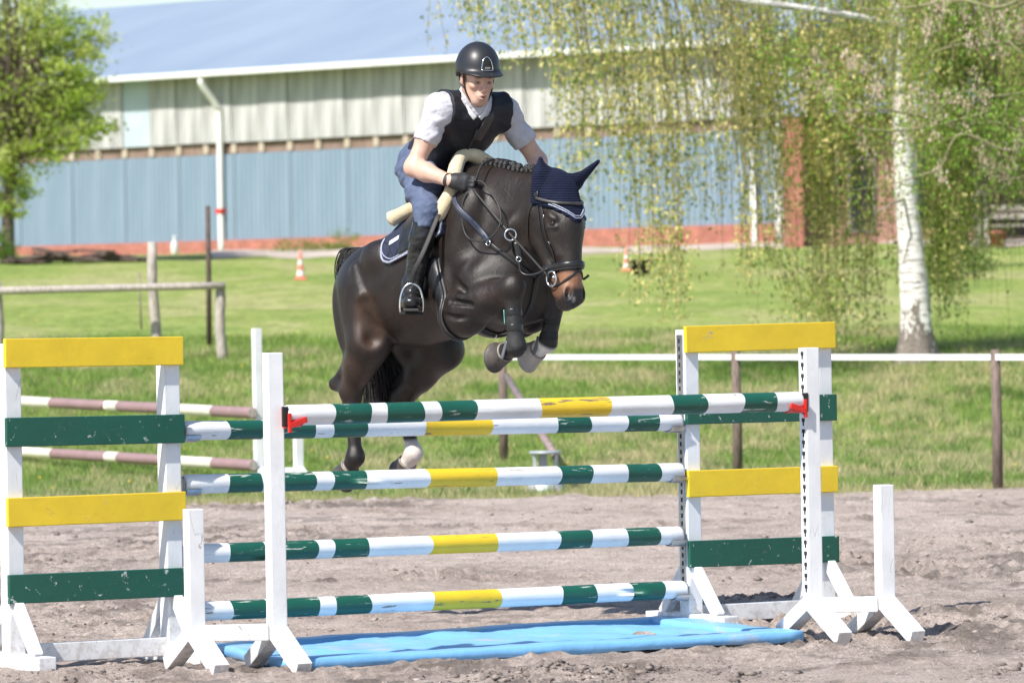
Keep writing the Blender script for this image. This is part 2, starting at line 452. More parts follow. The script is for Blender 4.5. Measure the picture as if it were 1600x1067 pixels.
# loose clods of sand
def clods():
    bv = np.array([(1, 0, 0), (-1, 0, 0), (0, 1, 0), (0, -1, 0), (0, 0, 1), (0, 0, -1), (.6, .6, .5), (-.6, -.6, .5)], float)
    bf = np.array([(6, 4, 0), (0, 2, 6), (6, 2, 4), (2, 1, 4), (7, 4, 1), (1, 3, 7), (7, 3, 4), (3, 0, 4), (2, 0, 5), (1, 2, 5), (3, 1, 5), (0, 3, 5)])
    n = 22000
    y = np.where(RNG.random(n) < .5, RNG.uniform(20.6, 42, n), RNG.uniform(20.6, 28, n)); x = RNG.uniform(-1, 1, n) * .11 * y
    ch = sand_height(x, y)[1]
    kp = RNG.random(n) < .10 + .9 * ch * (fbm(x * 2.5, y * 1.3, 3, 7) > .48)
    x, y = x[kp], y[kp]; m = len(x)
    s = RNG.uniform(.004, .010, m) * (1 + (y - 21) * .03) * (1 + 1.2 * (RNG.random(m) < .05)); dark = RNG.uniform(.42, 1.0, m)
    X, Y, S, K = [x], [y], [s], [dark]
    for cu, cv, k, w in ((880, 1060, 620, .26), (1010, 1058, 200, .14), (770, 1064, 120, .10), (1180, 1063, 160, .12), (930, 1064, 400, .2), (90, 1066, 300, .25), (1590, 1055, 160, .14), (500, 955, 160, .14), (1170, 945, 200, .14)):
        c = hit(cu, cv)
        X.append(c.x + RNG.normal(0, w, k)); Y.append(c.y + RNG.normal(0, .25, k)); S.append(RNG.uniform(.004, .012, k) * (1 + 1.2 * (RNG.random(k) < .08))); K.append(RNG.uniform(.34, .7, k))
    x, y, s, dark = map(np.concatenate, (X, Y, S, K)); m = len(x)
    z = sand_height(x, y)[0]
    q = bv[None] * (1 + RNG.uniform(-.5, .45, (m, 8, 1))) * np.array([1.1, 1.1, .6]) * s[:, None, None]
    a = RNG.uniform(0, 6.28, m); ca, sa = np.cos(a)[:, None], np.sin(a)[:, None]
    V = np.stack([q[..., 0] * ca - q[..., 1] * sa + x[:, None], q[..., 0] * sa + q[..., 1] * ca + y[:, None], q[..., 2] + (z + s * .3)[:, None]], -1).reshape(-1, 3)
    F = (bf[None] + (np.arange(m) * 8)[:, None, None]).reshape(-1, 3)
    C = np.repeat(np.array([.44, .37, .335])[None] * dark[:, None], 8, 0)
    me = np_mesh('sand_clods', V, F, False, C)
    o = link('sand_clods', me, mat_attr('clod_earth', .95, .15, .3, 40, .5, .004, 120))
    tag(o, 'loose dark clods of sand scattered over the riding arena', 'sand', kind='stuff')
clods()

# grass blades
def grass():
    n = 330000
    y = 42.2 + (RNG.random(n) ** 1.25) * 26
    x = RNG.uniform(-1, 1, n) * (.108 * y + .2)
    keep = y > edge_line(x) - .12 - .5 * RNG.random(n) ** 3
    x, y = x[keep], y[keep]; n = len(x)
    z = H(y) + bumps(x, y)
    patch = fbm(x * .8, y * .45, 5, 91, .62) + .10 * np.exp(-((y - 50) / 5) ** 2) * np.clip(x * .5 + .5, 0, 1)
    dry = np.clip((patch - .45) * 5.5 + RNG.normal(0, .28, n), 0, 1)
    dry = np.clip(dry + np.clip(1.0 - (y - edge_line(x)) * .9, 0, 1) * .75, 0, 1)
    tall = .55 + .8 * fbm(x * 1.2, y * .8, 3, 14)
    hgt = RNG.uniform(.035, .085, n) * tall * (1 + (y - 42) * .012)
    w = RNG.uniform(.004, .008, n) * (1 + (y - 42) * .05)
    az = RNG.uniform(0, 6.283, n); lean = RNG.uniform(.1, .9, n) * hgt
    fx, fy = np.cos(az), np.sin(az)
    p0 = np.stack([x - fy * w * .5, y + fx * w * .5, z - .01], -1)
    p1 = np.stack([x + fy * w * .5, y - fx * w * .5, z - .01], -1)
    la = RNG.uniform(0, 6.283, n)
    p2 = np.stack([x + np.cos(la) * lean, y + np.sin(la) * lean, z + hgt], -1)
    V = np.stack([p0, p1, p2], 1).reshape(-1, 3)
    F = np.arange(3 * n).reshape(-1, 3)
    g = np.array([.20, .31, .065]); d = np.array([.54, .49, .28]); l = np.array([.32, .45, .12])
    t = RNG.random(n)[:, None]
    t = np.clip(t * .6 + 1.1 * (fbm(x * 2.3, y * 1.1, 3, 18)[:, None] - .35), 0, 1)
    c = (g * (1 - t) + l * t) * (1 - dry[:, None]) + d * dry[:, None]
    c *= RNG.uniform(.6, 1.25, (n, 1))
    # taller tufts and weeds
    nt_ = 2600; k = 16
    ty = 43 + RNG.random(nt_) ** 1.2 * 22; tx = RNG.uniform(-1, 1, nt_) * (.106 * ty)
    ty = np.repeat(ty, k) + RNG.normal(0, .05, nt_ * k); tx = np.repeat(tx, k) + RNG.normal(0, .05, nt_ * k)
    tz = H(ty) + bumps(tx, ty); th = np.repeat(RNG.uniform(.06, .13, nt_), k) * RNG.uniform(.6, 1.2, nt_ * k); tw = RNG.uniform(.008, .016, nt_ * k)
    az = RNG.uniform(0, 6.283, nt_ * k); la = RNG.uniform(0, 6.283, nt_ * k); ln = th * RNG.uniform(.3, 1.0, nt_ * k)
    q0 = np.stack([tx - np.sin(az) * tw * .5, ty + np.cos(az) * tw * .5, tz - .01], -1); q1 = np.stack([tx + np.sin(az) * tw * .5, ty - np.cos(az) * tw * .5, tz - .01], -1)
    q2 = np.stack([tx + np.cos(la) * ln, ty + np.sin(la) * ln, tz + th], -1)
    V = np.concatenate([V, np.stack([q0, q1, q2], 1).reshape(-1, 3)]); F = np.arange(len(V)).reshape(-1, 3)
    tc = np.where((RNG.random(nt_) < .35)[:, None], np.array([.56, .48, .28]), np.array([.13, .25, .05])); c = np.concatenate([c, np.repeat(tc, k, 0) * RNG.uniform(.7, 1.3, (nt_ * k, 1))])
    me = np_mesh('grass_blades', V, F, False, np.repeat(c, 3, 0))
    o = link('grass_blades', me, mat_attr('grass_blade', .7, .25, .1, 3, trans=.35))
    tag(o, 'short mown grass with dry patches behind the sand arena', 'grass', kind='stuff')
grass()
# few dandelions are part of the meadow grass mass
def flowers():
    Vs, Fs = [], []; off = 0
    for _ in range(45):
        y = RNG.uniform(44, 75); x = RNG.uniform(-1, 1) * .105 * y
        z = surf(x, y) + .06; r = .013
        q = np.array([[r * math.cos(a), r * math.sin(a), 0] for a in np.linspace(0, 6.283, 7)[:6]])
        Vs.append(np.vstack([q + [x, y, z], [[x, y, z + .014], [x, y, z - .012]]])); 
        for j in range(6): Fs += [(off + j, off + (j + 1) % 6, off + 6), (off + (j + 1) % 6, off + j, off + 7)]
        off += 8
    me = np_mesh('dandelions', np.concatenate(Vs), np.array(Fs), True)
    tag(link('dandelions', me, mat_noise('dandelion_yellow', (.75, .5, .02), (.8, .6, .04), 10)), 'small yellow dandelion flowers dotted over the grass', 'flowers', kind='stuff')
flowers()
# dirt track in front of the barn
def strip(name, pts, w, mat, lift=.03):
    pts = [np.array(p) for p in catmull(pts, 10)]
    V, F = [], []
    for i, p in enumerate(pts):
        for k in range(5):
            s = (k / 4 - .5) * w * (1 + .25 * math.sin(i * 1.3))
            x, y = p[0], p[1] + s
            V.append((x, y, surf(x, y) + lift - .05 * (abs(k - 2) == 2)))
    for i in range(len(pts) - 1):
        for k in range(4):
            F.append((i * 5 + k, i * 5 + k + 1, i * 5 + k + 6, i * 5 + k + 5))
    return tag(link(name, poly_mesh(name, V, F), mat), kind='structure')
M['track'] = mat_noise('dirt_track', (.40, .33, .28), (.55, .47, .41), 1.2, .95, .3, .03, 9)
strip('dirt_path', [hit(330, 398)[:], hit(560, 396)[:], hit(800, 393)[:], hit(1000, 390)[:], hit(1230, 381)[:], hit(1420, 380)[:], hit(1700, 383)[:]], 5.0, M['track'], .06)

# ================================================================== BARN
M['blue_sheet'] = mat_noise('blue_sheet_metal', (.185, .255, .335), (.25, .325, .41), .5, .5, stretch=(2, 2, .3))
M['beige_sheet'] = mat_noise('beige_fibre_cement', (.31, .307, .303), (.57, .565, .56), 1.6, .8, stretch=(2.5, 2.5, .3))
M['brick'] = None
def mat_brick(name, c1, c2, mortar):
    m, nt, b = new_mat(name)
    vec = coords(nt, 'Object')
    br = N(nt, 'ShaderNodeTexBrick'); br.inputs['Scale'].default_value = 4.2
    br.inputs['Color1'].default_value = (*c1, 1); br.inputs['Color2'].default_value = (*c2, 1); br.inputs['Mortar'].default_value = (*mortar, 1)
    br.inputs['Mortar Size'].default_value = .012
    mp = N(nt, 'ShaderNodeMapping'); mp.inputs['Rotation'].default_value = (math.radians(90), 0, 0)
    nt.links.new(vec, mp.inputs[0]); nt.links.new(mp.outputs[0], br.inputs['Vector'])
    c = mix(nt, 1.0, br.outputs['Color'], ramp(nt, noise(nt, vec, 3, 5), [(.3, (.75,) * 3), (.7, (1.15,) * 3)]), 'MULTIPLY')
    nt.links.new(c, b.inputs['Base Color']); b.inputs['Roughness'].default_value = .9
    return m
M['brick'] = mat_brick('red_brick', (.36, .115, .085), (.44, .155, .115), (.38, .28, .24))
M['roof'] = mat_noise('pale_blue_roof_sheet', (.215, .275, .365), (.26, .32, .41), .4, .5, stretch=(1, .2, 1))
M['gutter'] = mat_noise('white_gutter', (.68, .68, .66), (.78, .78, .76), 2, .5)
M['gap'] = mat_noise('dark_gap', (.20, .135, .105), (.28, .20, .16), 4, .9)
M['timber'] = mat_noise('barn_timber', (.40, .33, .26), (.5, .42, .34), 3, .85)
barn_base = 2.98
bL = P(40, 400, 131.0); bR = P(1224, 370, 114.5)
bL = Vector((bL.x, bL.y, barn_base)); bR = Vector((bR.x, bR.y, barn_base))
bL = bL - (bR - bL).normalized() * 7.0
bw = (bR - bL); BL = bw.length; ang = math.atan2(bw.y, bw.x)
barn = empty('barn', bL, 'long barn with blue sheet walls, beige upper panels and pale blue roof', 'barn')
barn.rotation_euler = (0, 0, ang); barn.scale = (1, 1, 1.04)
def bbox_part(name, x0, x1, y0, y1, z0, z1, mat, parent=barn, bev=0.0):
    bm = bmesh.new(); add_beam(bm, ((x0 + x1) / 2, (y0 + y1) / 2, z0), ((x0 + x1) / 2, (y0 + y1) / 2, z1), x1 - x0, y1 - y0, (0, 1, 0), bev)
    return link(name, bm_mesh(name, bm), mat, parent)
bbox_part('brick_plinth', 0, BL, 0, .35, -1.2, .38, M['brick'])
bbox_part('inner_wall', .02, BL - .02, .16, .34, .38, 4.42, M['gap'])
bbox_part('end_wall', 0.0, .2, .36, 16, -1.2, 4.4, M['beige_sheet'])
bbox_part('end_wall', BL - .2, BL, .36, 16, -1.2, 4.4, M['beige_sheet'])
bbox_part('back_wall', .2, BL - .2, 15.8, 16, -1.2, 4.4, M['beige_sheet'])
def sheet_mesh(name, w, h, ribs, depth):
    V, F = [], []
    prof = []
    for i in range(ribs):
        for t, d in ((0, 0), (.18, 0), (.30, 1), (.55, 1), (.67, 0)):
            prof.append(((i + t) / ribs * w, -d * depth))
    prof.append((w, 0))
    for x, y in prof:
        V += [(x, y, 0), (x, y, h)]
    for i in range(len(prof) - 1):
        F.append((2 * i, 2 * i + 2, 2 * i + 3, 2 * i + 1))
    n = len(V)
    V += [(0, .03, 0), (0, .03, h), (w, .03, 0), (w, .03, h)]
    F.append((n + 1, n + 3, n + 2, n))
    return poly_mesh(name, V, F, False)
nP = 33; pw = BL / nP
blue_me = sheet_mesh('blue_panel', pw - .012, 2.05, 6, .03); blue_me.materials.append(M['blue_sheet'])
bei_me = sheet_mesh('beige_panel', pw - .015, 1.74, 7, .035); bei_me.materials.append(M['beige_sheet'])
pale_me = sheet_mesh('pale_blue_panel', pw - .015, 1.74, 7, .035)
pale_me.materials.append(mat_noise('translucent_panel', (.46, .54, .60), (.55, .62, .66), 1, .6))
for i in range(nP):
    o = bpy.data.objects.new('blue_panel', blue_me); COL.objects.link(o); o.parent = barn; o.location = (i * pw + .006, .10 + .012 * (i % 2), .36 + .01 * random.random())
    o = bpy.data.objects.new('beige_panel', pale_me if i == 11 else bei_me); COL.objects.link(o); o.parent = barn
    o.location = (i * pw + .006, .05 + .02 * (i % 2), 2.68 + .02 * random.random())
for i in range(nP + 1):
    bbox_part('wall_post', max(0, i * pw - .09), min(BL, i * pw + .09), .09, .155, 2.44, 2.66, M['timber'])
# roof with gutter and downpipe
def roof_part():
    V = [(-.6, -.45, 4.36), (BL + .5, -.45, 4.36), (BL + .5, 8, 6.75), (-.6, 8, 6.75), (BL + .5, 16.5, 4.36), (-.6, 16.5, 4.36)]
    V += [(x, y, z - .1) for x, y, z in V]
    F = [(0, 1, 2, 3), (3, 2, 4, 5), (6, 9, 8, 7), (9, 11, 10, 8), (0, 3, 9, 6), (3, 5, 11, 9), (1, 7, 8, 2), (2, 8, 10, 4), (0, 6, 7, 1), (5, 4, 10, 11)]
    return link('roof', poly_mesh('roof', V, F, False), M['roof'], barn)
rf = roof_part()
for sx in (0.001, BL - .001):
    link('gable', poly_mesh('gable', [(sx, .3, 4.39), (sx, 16, 4.39), (sx, 8.1, 6.62)], [(0, 1, 2)], False), M['beige_sheet'], barn)
bbox_part('gutter', -.6, BL + .5, -.62, -.46, 4.24, 4.38, M['gutter'], barn, .02)
def downpipe(x, z0=0.02):
    tube('downpipe', [(x - .1, -.52, 4.2), (x - .1, -.5, 4.05), (x, -.1, 3.55), (x, -.02, 3.3), (x, -.02, 1.5), (x, -.02, z0)], .085, M['gutter'], barn, 10, 6)
def barn_x(u):
    """distance along the wall where the photo column u meets it"""
    k = (u - UC) / FPX
    d = bw.normalized()
    return (k * bL.y - bL.x) / (d.x - k * d.y)
downpipe(barn_x(349)); downpipe(barn_x(1221))
bbox_part('white_post', barn_x(1183) - .07, barn_x(1183) + .07, -.08, -.01, 0, 2.2, M['gutter'])
bbox_part('pipe_band', barn_x(349) - .1, barn_x(349) + .1, -.12, .08, 1.02, 1.12, M['red_plastic'])

# ------------------------------------------------------------------ brick stable behind the birch
sb = P(1226, 372, 111.0); sb.z = 2.85
stable = empty('stable', sb, 'brick stable with dark windows and low blue roof behind the birch', 'building')
SW = 8.4
def st(name, x0, x1, y0, y1, z0, z1, mat, bev=0.0): return bbox_part(name, x0, x1, y0, y1, z0, z1, mat, stable, bev)
M['brick_dark'] = mat_brick('brown_brick', (.34, .17, .13), (.42, .22, .17), (.40, .33, .29))
st('pillar', 0, .40, -.25, .3, -.8, 2.88, M['brick'])
st('wall', .41, 4.2, .3, .55, -.8, 2.85, M['brick_dark'])
st('wall', 4.2, 4.45, .3, .55, -.8, 2.85, M['wood_grey'])
st('wall', SW - .3, SW, .3, .55, -.8, 2.85, M['brick_dark'])
st('back_wall', 4.45, SW - .3, 4.6, 4.9, -.8, 2.85, M['gap'])
st('floor_slab', 4.45, SW - .3, .3, 4.6, -.8, .1, M['wood_dark'])
M['glass'] = mat_noise('dark_glass', (.012, .014, .018), (.04, .045, .055), 2, .12)
for x0, x1, z0, z1 in ((.75, 1.15, .55, 2.1), (1.45, 1.95, .3, 2.2), (2.9, 3.4, .5, 2.1), (3.55, 4.0, .5, 2.1)):
    f = st('window', x0 - .05, x1 + .05, .24, .298, z0 - .05, z1 + .05, M['wood_grey'])
    g = st('pane', x0, x1, .215, .238, z0, z1, M['glass']); g.parent = f; 
for zz in (.55, 1.0, 1.45): st('wooden_bar', 4.46, SW - .31, .34, .42, zz, zz + .12, M['wood_dark'])
def st_roof():
    V = [(-.1, -.3, 2.86), (SW + .4, -.3, 2.86), (SW + .4, 5.2, 4.55), (-.1, 5.2, 4.55), (SW + .4, 10, 3.0), (-.1, 10, 3.0)]
    V += [(x, y, z - .08) for x, y, z in V]
    F = [(0, 1, 2, 3), (3, 2, 4, 5), (6, 9, 8, 7), (9, 11, 10, 8), (0, 3, 9, 6), (3, 5, 11, 9), (1, 7, 8, 2), (2, 8, 10, 4), (0, 6, 7, 1), (5, 4, 10, 11)]
    link('roof', poly_mesh('roof', V, F, False), mat_noise('slate_blue_roof', (.30, .35, .48), (.38, .43, .56), .8, .5), stable)
st_roof()
# ================================================================== THE OXER
BOARDS = ((1.43, 'yellow'), (1.074, 'green'), (.717, 'yellow'), (.370, 'green'))
CUPS = {}
def wing(uA, YA, uB, YB, label, track_at):
    """show-jump wing: two posts on splayed feet, four boards, ground rail"""
    A, B = G(uA, YA), G(uB, YB); A.z = B.z = .0
    d = (B - A).normalized(); nrm = Vector((d.y, -d.x, 0))       # nrm looks to the camera side
    t = empty('jump_wing', (A + B) / 2, label, 'jump wing', 'wings at the two ends of the oxer'); t['worldmesh'] = 1
    z3 = Vector((0, 0, 1))
    for Q in (A, B):
        beam('post', Q + z3 * .07, Q + z3 * 1.475, .078, .088, M['white'], t, nrm)
        beam('foot', Q + nrm * .36 + z3 * .042, Q - nrm * .36 + z3 * .042, .085, .075, M['white'], t)
        for s in (1, -1):
            beam('brace', Q + nrm * s * .25 + z3 * .075, Q + nrm * s * .030 + z3 * .315, .055, .045, M['white'], t, d)
    beam('ground_rail', A + d * .04 + z3 * .075, B - d * .04 + z3 * .075, .045, .085, M['white'], t)
    e = d * .048
    for zc, c in BOARDS:
        tilt = random.uniform(-.004, .004)
        beam('board', A - e + nrm * .0585 + z3 * (zc + tilt), B + e + nrm * .0585 + z3 * (zc - tilt), .027, .131, M[c], t)
    # steel track with keyholes on the inner post
    Q, sd = (B, 1) if track_at == 'B' else (A, -1)
    c = Q + d * sd * .0425
    beam('keyhole_track', c + z3 * .15, c + z3 * 1.45, .05, .005, M['galv'], t, d, .001)
    bm = bmesh.new()
    for k in range(32):
        zz = .2 + k * .039
        add_beam(bm, c + d * sd * .0035 + z3 * zz, c + d * sd * .0035 + z3 * (zz + .022), .012, .002, d, 0)
    o = link('keyholes', bm_mesh('keyholes', bm), M['dark'], t); o['kind'] = 'stuff'
    return t, A, B, d, nrm
wl = wing(16, 23.1, 264, 23.5, 'left wing of the oxer, yellow and green boards between white posts', 'B')
wr = wing(1076, 25.2, 1284, 25.6, 'right wing of the oxer, yellow and green boards, next to the birch', 'A')
# striped poles
def pole(name, pA, pB, r, fracs, cols, label, group):
    """round timber with painted bands; local x runs along the pole"""
    pA, pB = Vector(pA), Vector(pB); L = (pB - pA).length
    n = 20; rings = []
    V, F, MI = [], [], []
    xs = [(0.0, .82), (.006, .95), (.016, 1.0)]
    fr = [f * L for f in fracs]
    stops = sorted(set([x for x, _ in xs] + [L - .016, L - .006, L] + fr[1:-1] + list(np.arange(.1, L - .05, .11))))
    ph = random.uniform(0, 6)
    for x in stops:
        k = 1.0
        if x < .016 or x > L - .016: k = np.interp(min(x, L - x), [0, .006, .016], [.82, .95, 1.0])
        bend = .004 * math.sin(x * 1.7 + ph)
        edge = any(abs(x - f) < 1e-6 for f in fr[1:-1])
        row = []
        for j in range(n):
            a = 2 * math.pi * j / n
            rr = r * k * (1 + .018 * math.sin(3 * a + x * 2 + ph) + .012 * math.sin(x * 5 + a))
            xo = .004 * math.sin(2 * a + ph + x * 9) if edge else 0
            row.append(len(V)); V.append((x + xo, rr * math.cos(a) + bend, rr * math.sin(a)))
        rings.append((x, row))
    for (x0, a), (x1, b) in zip(rings, rings[1:]):
        xm = (x0 + x1) / 2 / L
        ci = 0
        for i in range(len(fracs) - 1):
            if fracs[i] <= xm < fracs[i + 1]: ci = cols[i]
        for j in range(n):
            F.append((a[j], a[(j + 1) % n], b[(j + 1) % n], b[j])); MI.append(ci)
    F.append(tuple(rings[0][1][::-1])); MI.append(3); F.append(tuple(rings[-1][1])); MI.append(3)
    me = poly_mesh(name, V, F); me.polygons.foreach_set('material_index', np.array(MI, np.int32))
    for f in (len(F) - 1, len(F) - 2): me.polygons[f].use_smooth = False
    o = link(name, me, [M['pole_white'], M['pole_green'], M['pole_yellow'], M['wood_grey']])
    d = (pB - pA).normalized()
    s = Vector((0, 0, 1)).cross(d).normalized(); u = d.cross(s)
    o.matrix_world = Matrix(((d.x, s.x, u.x, pA.x), (d.y, s.y, u.y, pA.y), (d.z, s.z, u.z, pA.z), (0, 0, 0, 1)))
    tag(o, label, 'jump pole', group)
    return o
def t_of(pA, pB, u):
    k0 = (u - UC) / FPX
    lo, hi = -.2, 1.2
    def uu(t):
        p = pA + (pB - pA) * t
        xs, ys = p.x / p.y * FPX, (ZC - p.z) / p.y * FPX
        return UC + cs * xs + sn * ys
    for _ in range(50):
        mid = (lo + hi) / 2
        if uu(mid) < u: lo = mid
        else: hi = mid
    return lo
PCOL = [0, 1, 0, 1, 0, 1, 0, 2, 0, 1, 0, 1, 0]
def put_pole(pA, pB, us, label, group=None, r=.0445):
    fr = [0] + [t_of(pA, pB, u) for u in us] + [1]
    return pole('striped_pole', pA, pB, r, fr, PCOL, label, group)
dl, dr = wl[3], wr[3]
backs = (((284, 673), (1061, 659), (352, 407, 434, 487, 515, 567, 660, 763, 866, 917, 974, 1024), 'green, white and yellow striped pole, top one of the rear four'),
         ((286, 757), (1064, 737), (353, 405, 434, 487, 515, 567, 664, 770, 869, 919, 975, 1026), 'green, white and yellow striped pole, second from top of rear four'),
         ((286, 866), (1063, 836), (354, 410, 436, 490, 516, 570, 668, 771, 868, 919, 975, 1025), 'green, white and yellow striped pole, third from top of rear four'),
         ((286, 956), (1069, 921), (357, 412, 438, 493, 519, 573, 672, 777, 874, 927, 983, 1033), 'green, white and yellow striped pole, lowest above the blue tray'))
def cup(parent, at, d, side, mat, nrm, w=.05):
    """open cup that carries a pole: back plate, curved tray"""
    bm = bmesh.new()
    a = Vector(at)
    add_beam(bm, a - Vector((0, 0, .055)), a + Vector((0, 0, .03)), .05, .006, d, .001)
    prev = None
    for k in range(9):
        th = math.radians(-64 + 16 * k)
        off = nrm * math.sin(th) * .052 - Vector((0, 0, 1)) * math.cos(th) * .052 + Vector((0, 0, .003))
        q = [bm.verts.new(a + off), bm.verts.new(a + off + d * side * w * 1.6)]
        off2 = off * 1.09
        q += [bm.verts.new(a + off2), bm.verts.new(a + off2 + d * side * w * 1.6)]
        if prev:
            bm.faces.new((prev[0], prev[1], q[1], q[0])); bm.faces.new((prev[2], q[2], q[3], prev[3]))
            bm.faces.new((prev[1], prev[3], q[3], q[1])); bm.faces.new((prev[0], q[0], q[2], prev[2]))
        prev = q
    return link('pole_cup', bm_mesh('pole_cup', bm), mat, parent)
for (a, b, us, lab) in backs:
    pA = P(a[0], a[1], 23.55); pB = P(b[0], b[1], 25.15)
    put_pole(pA, pB, us, lab)
    d = (pB - pA).normalized(); nr = Vector((d.y, -d.x, 0)).normalized()
    cup(wl[0], pA - d * .004, d, 1, M['galv'], nr); cup(wr[0], pB + d * .004, d, -1, M['galv'], nr)
# front stands
def stand(name, uT, vTopT, uS, vTopS, Y, barv, label, holes_side, group, foot=.30, Hs=None, mat=None):
    mat = mat or M['white']
    T, S = G(uT, Y), G(uS, Y)
    if name == 'jump_stand': T.z = S.z = .0
    d = (S - T).normalized(); nrm = Vector((d.y, -d.x, 0))
    if nrm.y > 0: nrm = -nrm
    nrm = (nrm * .9 + Vector((.42, 0, 0))).normalized()
    t = empty(name, (T + S) / 2, label, 'jump stand', group); t['worldmesh'] = 1
    z3 = Vector((0, 0, 1))
    for Q, ut, vt in ((T, uT, vTopT), (S, uS, vTopS)):
        top = P(ut, vt, Y).z
        beam('post', Q + z3 * .15, Vector((Q.x, Q.y, top)), .072, .072, mat, t, nrm)
        for s in (1, -1):
            beam('foot', Q + nrm * s * .004 + z3 * .19, Q + nrm * s * foot + z3 * .035, .070, .07, mat, t)
    zb = P((uT + uS) / 2, barv, Y).z
    e = d * .037
    beam('crossbar', Vector((T.x, T.y, zb)) + e, Vector((S.x, S.y, zb)) - e, .045, .072, mat, t)
    if holes_side is not None:
        top = P(uT, vTopT, Y).z
        bm = bmesh.new(); lf = Vector((nrm.y, -nrm.x, 0)) * (-holes_side); c = T + lf * .0362
        k = 0
        while .24 + k * .052 < top - .05:
            zz = .24 + k * .052
            add_beam(bm, c + z3 * zz + nrm * .004, c + z3 * (zz + .022) + nrm * .004, .012, .003, lf, 0)
            add_beam(bm, c + z3 * (zz + .018) + nrm * .004, c + z3 * (zz + .036) + nrm * .004, .026, .004, lf, .004)
            k += 1
        o = link('keyholes', bm_mesh('keyholes', bm), M['dark'], t); o['kind'] = 'stuff'
    return t, T
sl, slT = stand('jump_stand', 428, 551, 300, 795, 22.6, 988, 'white stand with tall and short post carrying the left end of front pole', 1, 'stands of the front pole')
sr, srT = stand('jump_stand', 1266, 543, 1379, 757, 24.05, 944, 'white stand with tall and short post carrying the right end of front pole', -1, 'stands of the front pole')
# the tall post of the right stand shows a perforated left face
pA = P(444, 649, 22.58); pB = P(1249, 627, 24.02)
put_pole(pA, pB, (517, 575, 600, 657, 683, 739, 840, 948, 1045, 1097, 1155, 1207), 'green, white and yellow striped pole of the front element, held in red cups', r=.0455)
d = (pB - pA).normalized(); nr = Vector((d.y, -d.x, 0)).normalized()
cup(sl, pA - d * .004, d, 1, M['red_plastic'], nr); cup(sr, pB + d * .004, d, -1, M['red_plastic'], nr)
def cup_wing(parent, at, d, side):
    # red safety cup: flat tongue that shows in front of the pole, black pin plate
    a = Vector(at)
    bm = bmesh.new(); add_beam(bm, a + nr * .052 + Vector((0, 0, -.045)) , a + nr * .052 + Vector((0, 0, -.018)) + d * side * .085, .012, .026, (0, 0, 1), .003)
    add_beam(bm, a + nr * .05 + Vector((0, 0, -.075)), a + nr * .05 + Vector((0, 0, .01)), .014, .014, d, .002)
    link('cup_tongue', bm_mesh('cup_tongue', bm), M['red_plastic'], parent)
    beam('cup_pin', a - d * side * .012 + nr * .03 + Vector((0, 0, -.05)), a - d * side * .012 + nr * .03 + Vector((0, 0, .04)), .014, .03, M['dark'], parent, d)
cup_wing(sl, pA, d, 1); cup_wing(sr, pB, d, -1)

# blue water tray
def tray():
    c = [hit(334, 1024), hit(444, 1052), hit(1252, 1006), hit(1036, 980)]
    for q in c: q.z = .014
    o0 = (c[0] + c[1] + c[2] + c[3]) / 4
    t = empty('water_tray', o0, 'flat blue tarpaulin water tray lying under the poles', 'water tray'); t['worldmesh'] = 1
    # padded rim, square-ish roll following the four sides
    loop = []
    for i in range(4):
        a, b = c[i], c[(i + 1) % 4]
        n = max(8, int((b - a).length / .07))
        for k in range(n): loop.append(a + (b - a) * (k / n))
    ctr = o0
    V, F = [], []; m = 14
    for i, p in enumerate(loop):
        inw = (ctr - p); inw.z = 0; 
        q = loop[(i + 1) % len(loop)]; pq = loop[i - 1]
        tn = (q - pq).normalized(); side = Vector((-tn.y, tn.x, 0)); 
        if side.dot(inw) < 0: side = -side
        w = .085 + .004 * math.sin(i * .9) + .003 * random.uniform(-1, 1); h = .026 + .003 * math.sin(i * .37) + .0025 * random.uniform(-1, 1)
        for j in range(m):
            a = 2 * math.pi * j / m
            ca, sa = math.cos(a), math.sin(a)
            x = math.copysign(abs(ca) ** .28, ca) * w; z = math.copysign(abs(sa) ** .28, sa) * h
            V.append(p + side * (.07 + x) + Vector((0, 0, .022 + z)))
    L = len(loop)
    for i in range(L):
        for j in range(m):
            F.append((i * m + j, ((i + 1) % L) * m + j, ((i + 1) % L) * m + (j + 1) % m, i * m + (j + 1) % m))
    rim_ = link('rim', poly_mesh('rim', V, F), M['tarp'], t)
    # bottom sheet with wrinkles
    nu, nv = 90, 40; V, F = [], []
    for j in range(nv + 1):
        for i in range(nu + 1):
            a, b = i / nu, j / nv
            p = (c[0] * (1 - b) + c[1] * b) * (1 - a) + (c[3] * (1 - b) + c[2] * b) * a
            wr = fbm(np.array(p.x * 3.0), np.array(p.y * 6.0), 4, 63) - .5
            e = min(a, 1 - a, b, 1 - b)
            V.append((p.x, p.y, .027 + .05 * float(wr) + .025 * min(1, e * 6) * (.4 + float(fbm(np.array(p.x), np.array(p.y * 1.5), 2, 9)))))
    for j in range(nv):
        for i in range(nu):
            k = j * (nu + 1) + i
            F.append((k, k + 1, k + nu + 2, k + nu + 1))
    m_, nt, b = new_mat('sandy_tarpaulin')
    vec = coords(nt, 'Object')
    dirt = ramp(nt, noise(nt, vec, 2.2, 7, .68, .6), [(.55, (0,) * 3), (.68, (.75,) * 3)])
    nt.links.new(mix(nt, dirt, (.19, .45, .76), (.50, .43, .39)), b.inputs['Base Color']); b.inputs['Roughness'].default_value = .4
    bump(nt, b, noise(nt, vec, 9, 5), .4, .02)
    link('bottom_sheet', poly_mesh('bottom_sheet', V, F), m_, t)
    rim_.data.materials[0] = m_
tray()

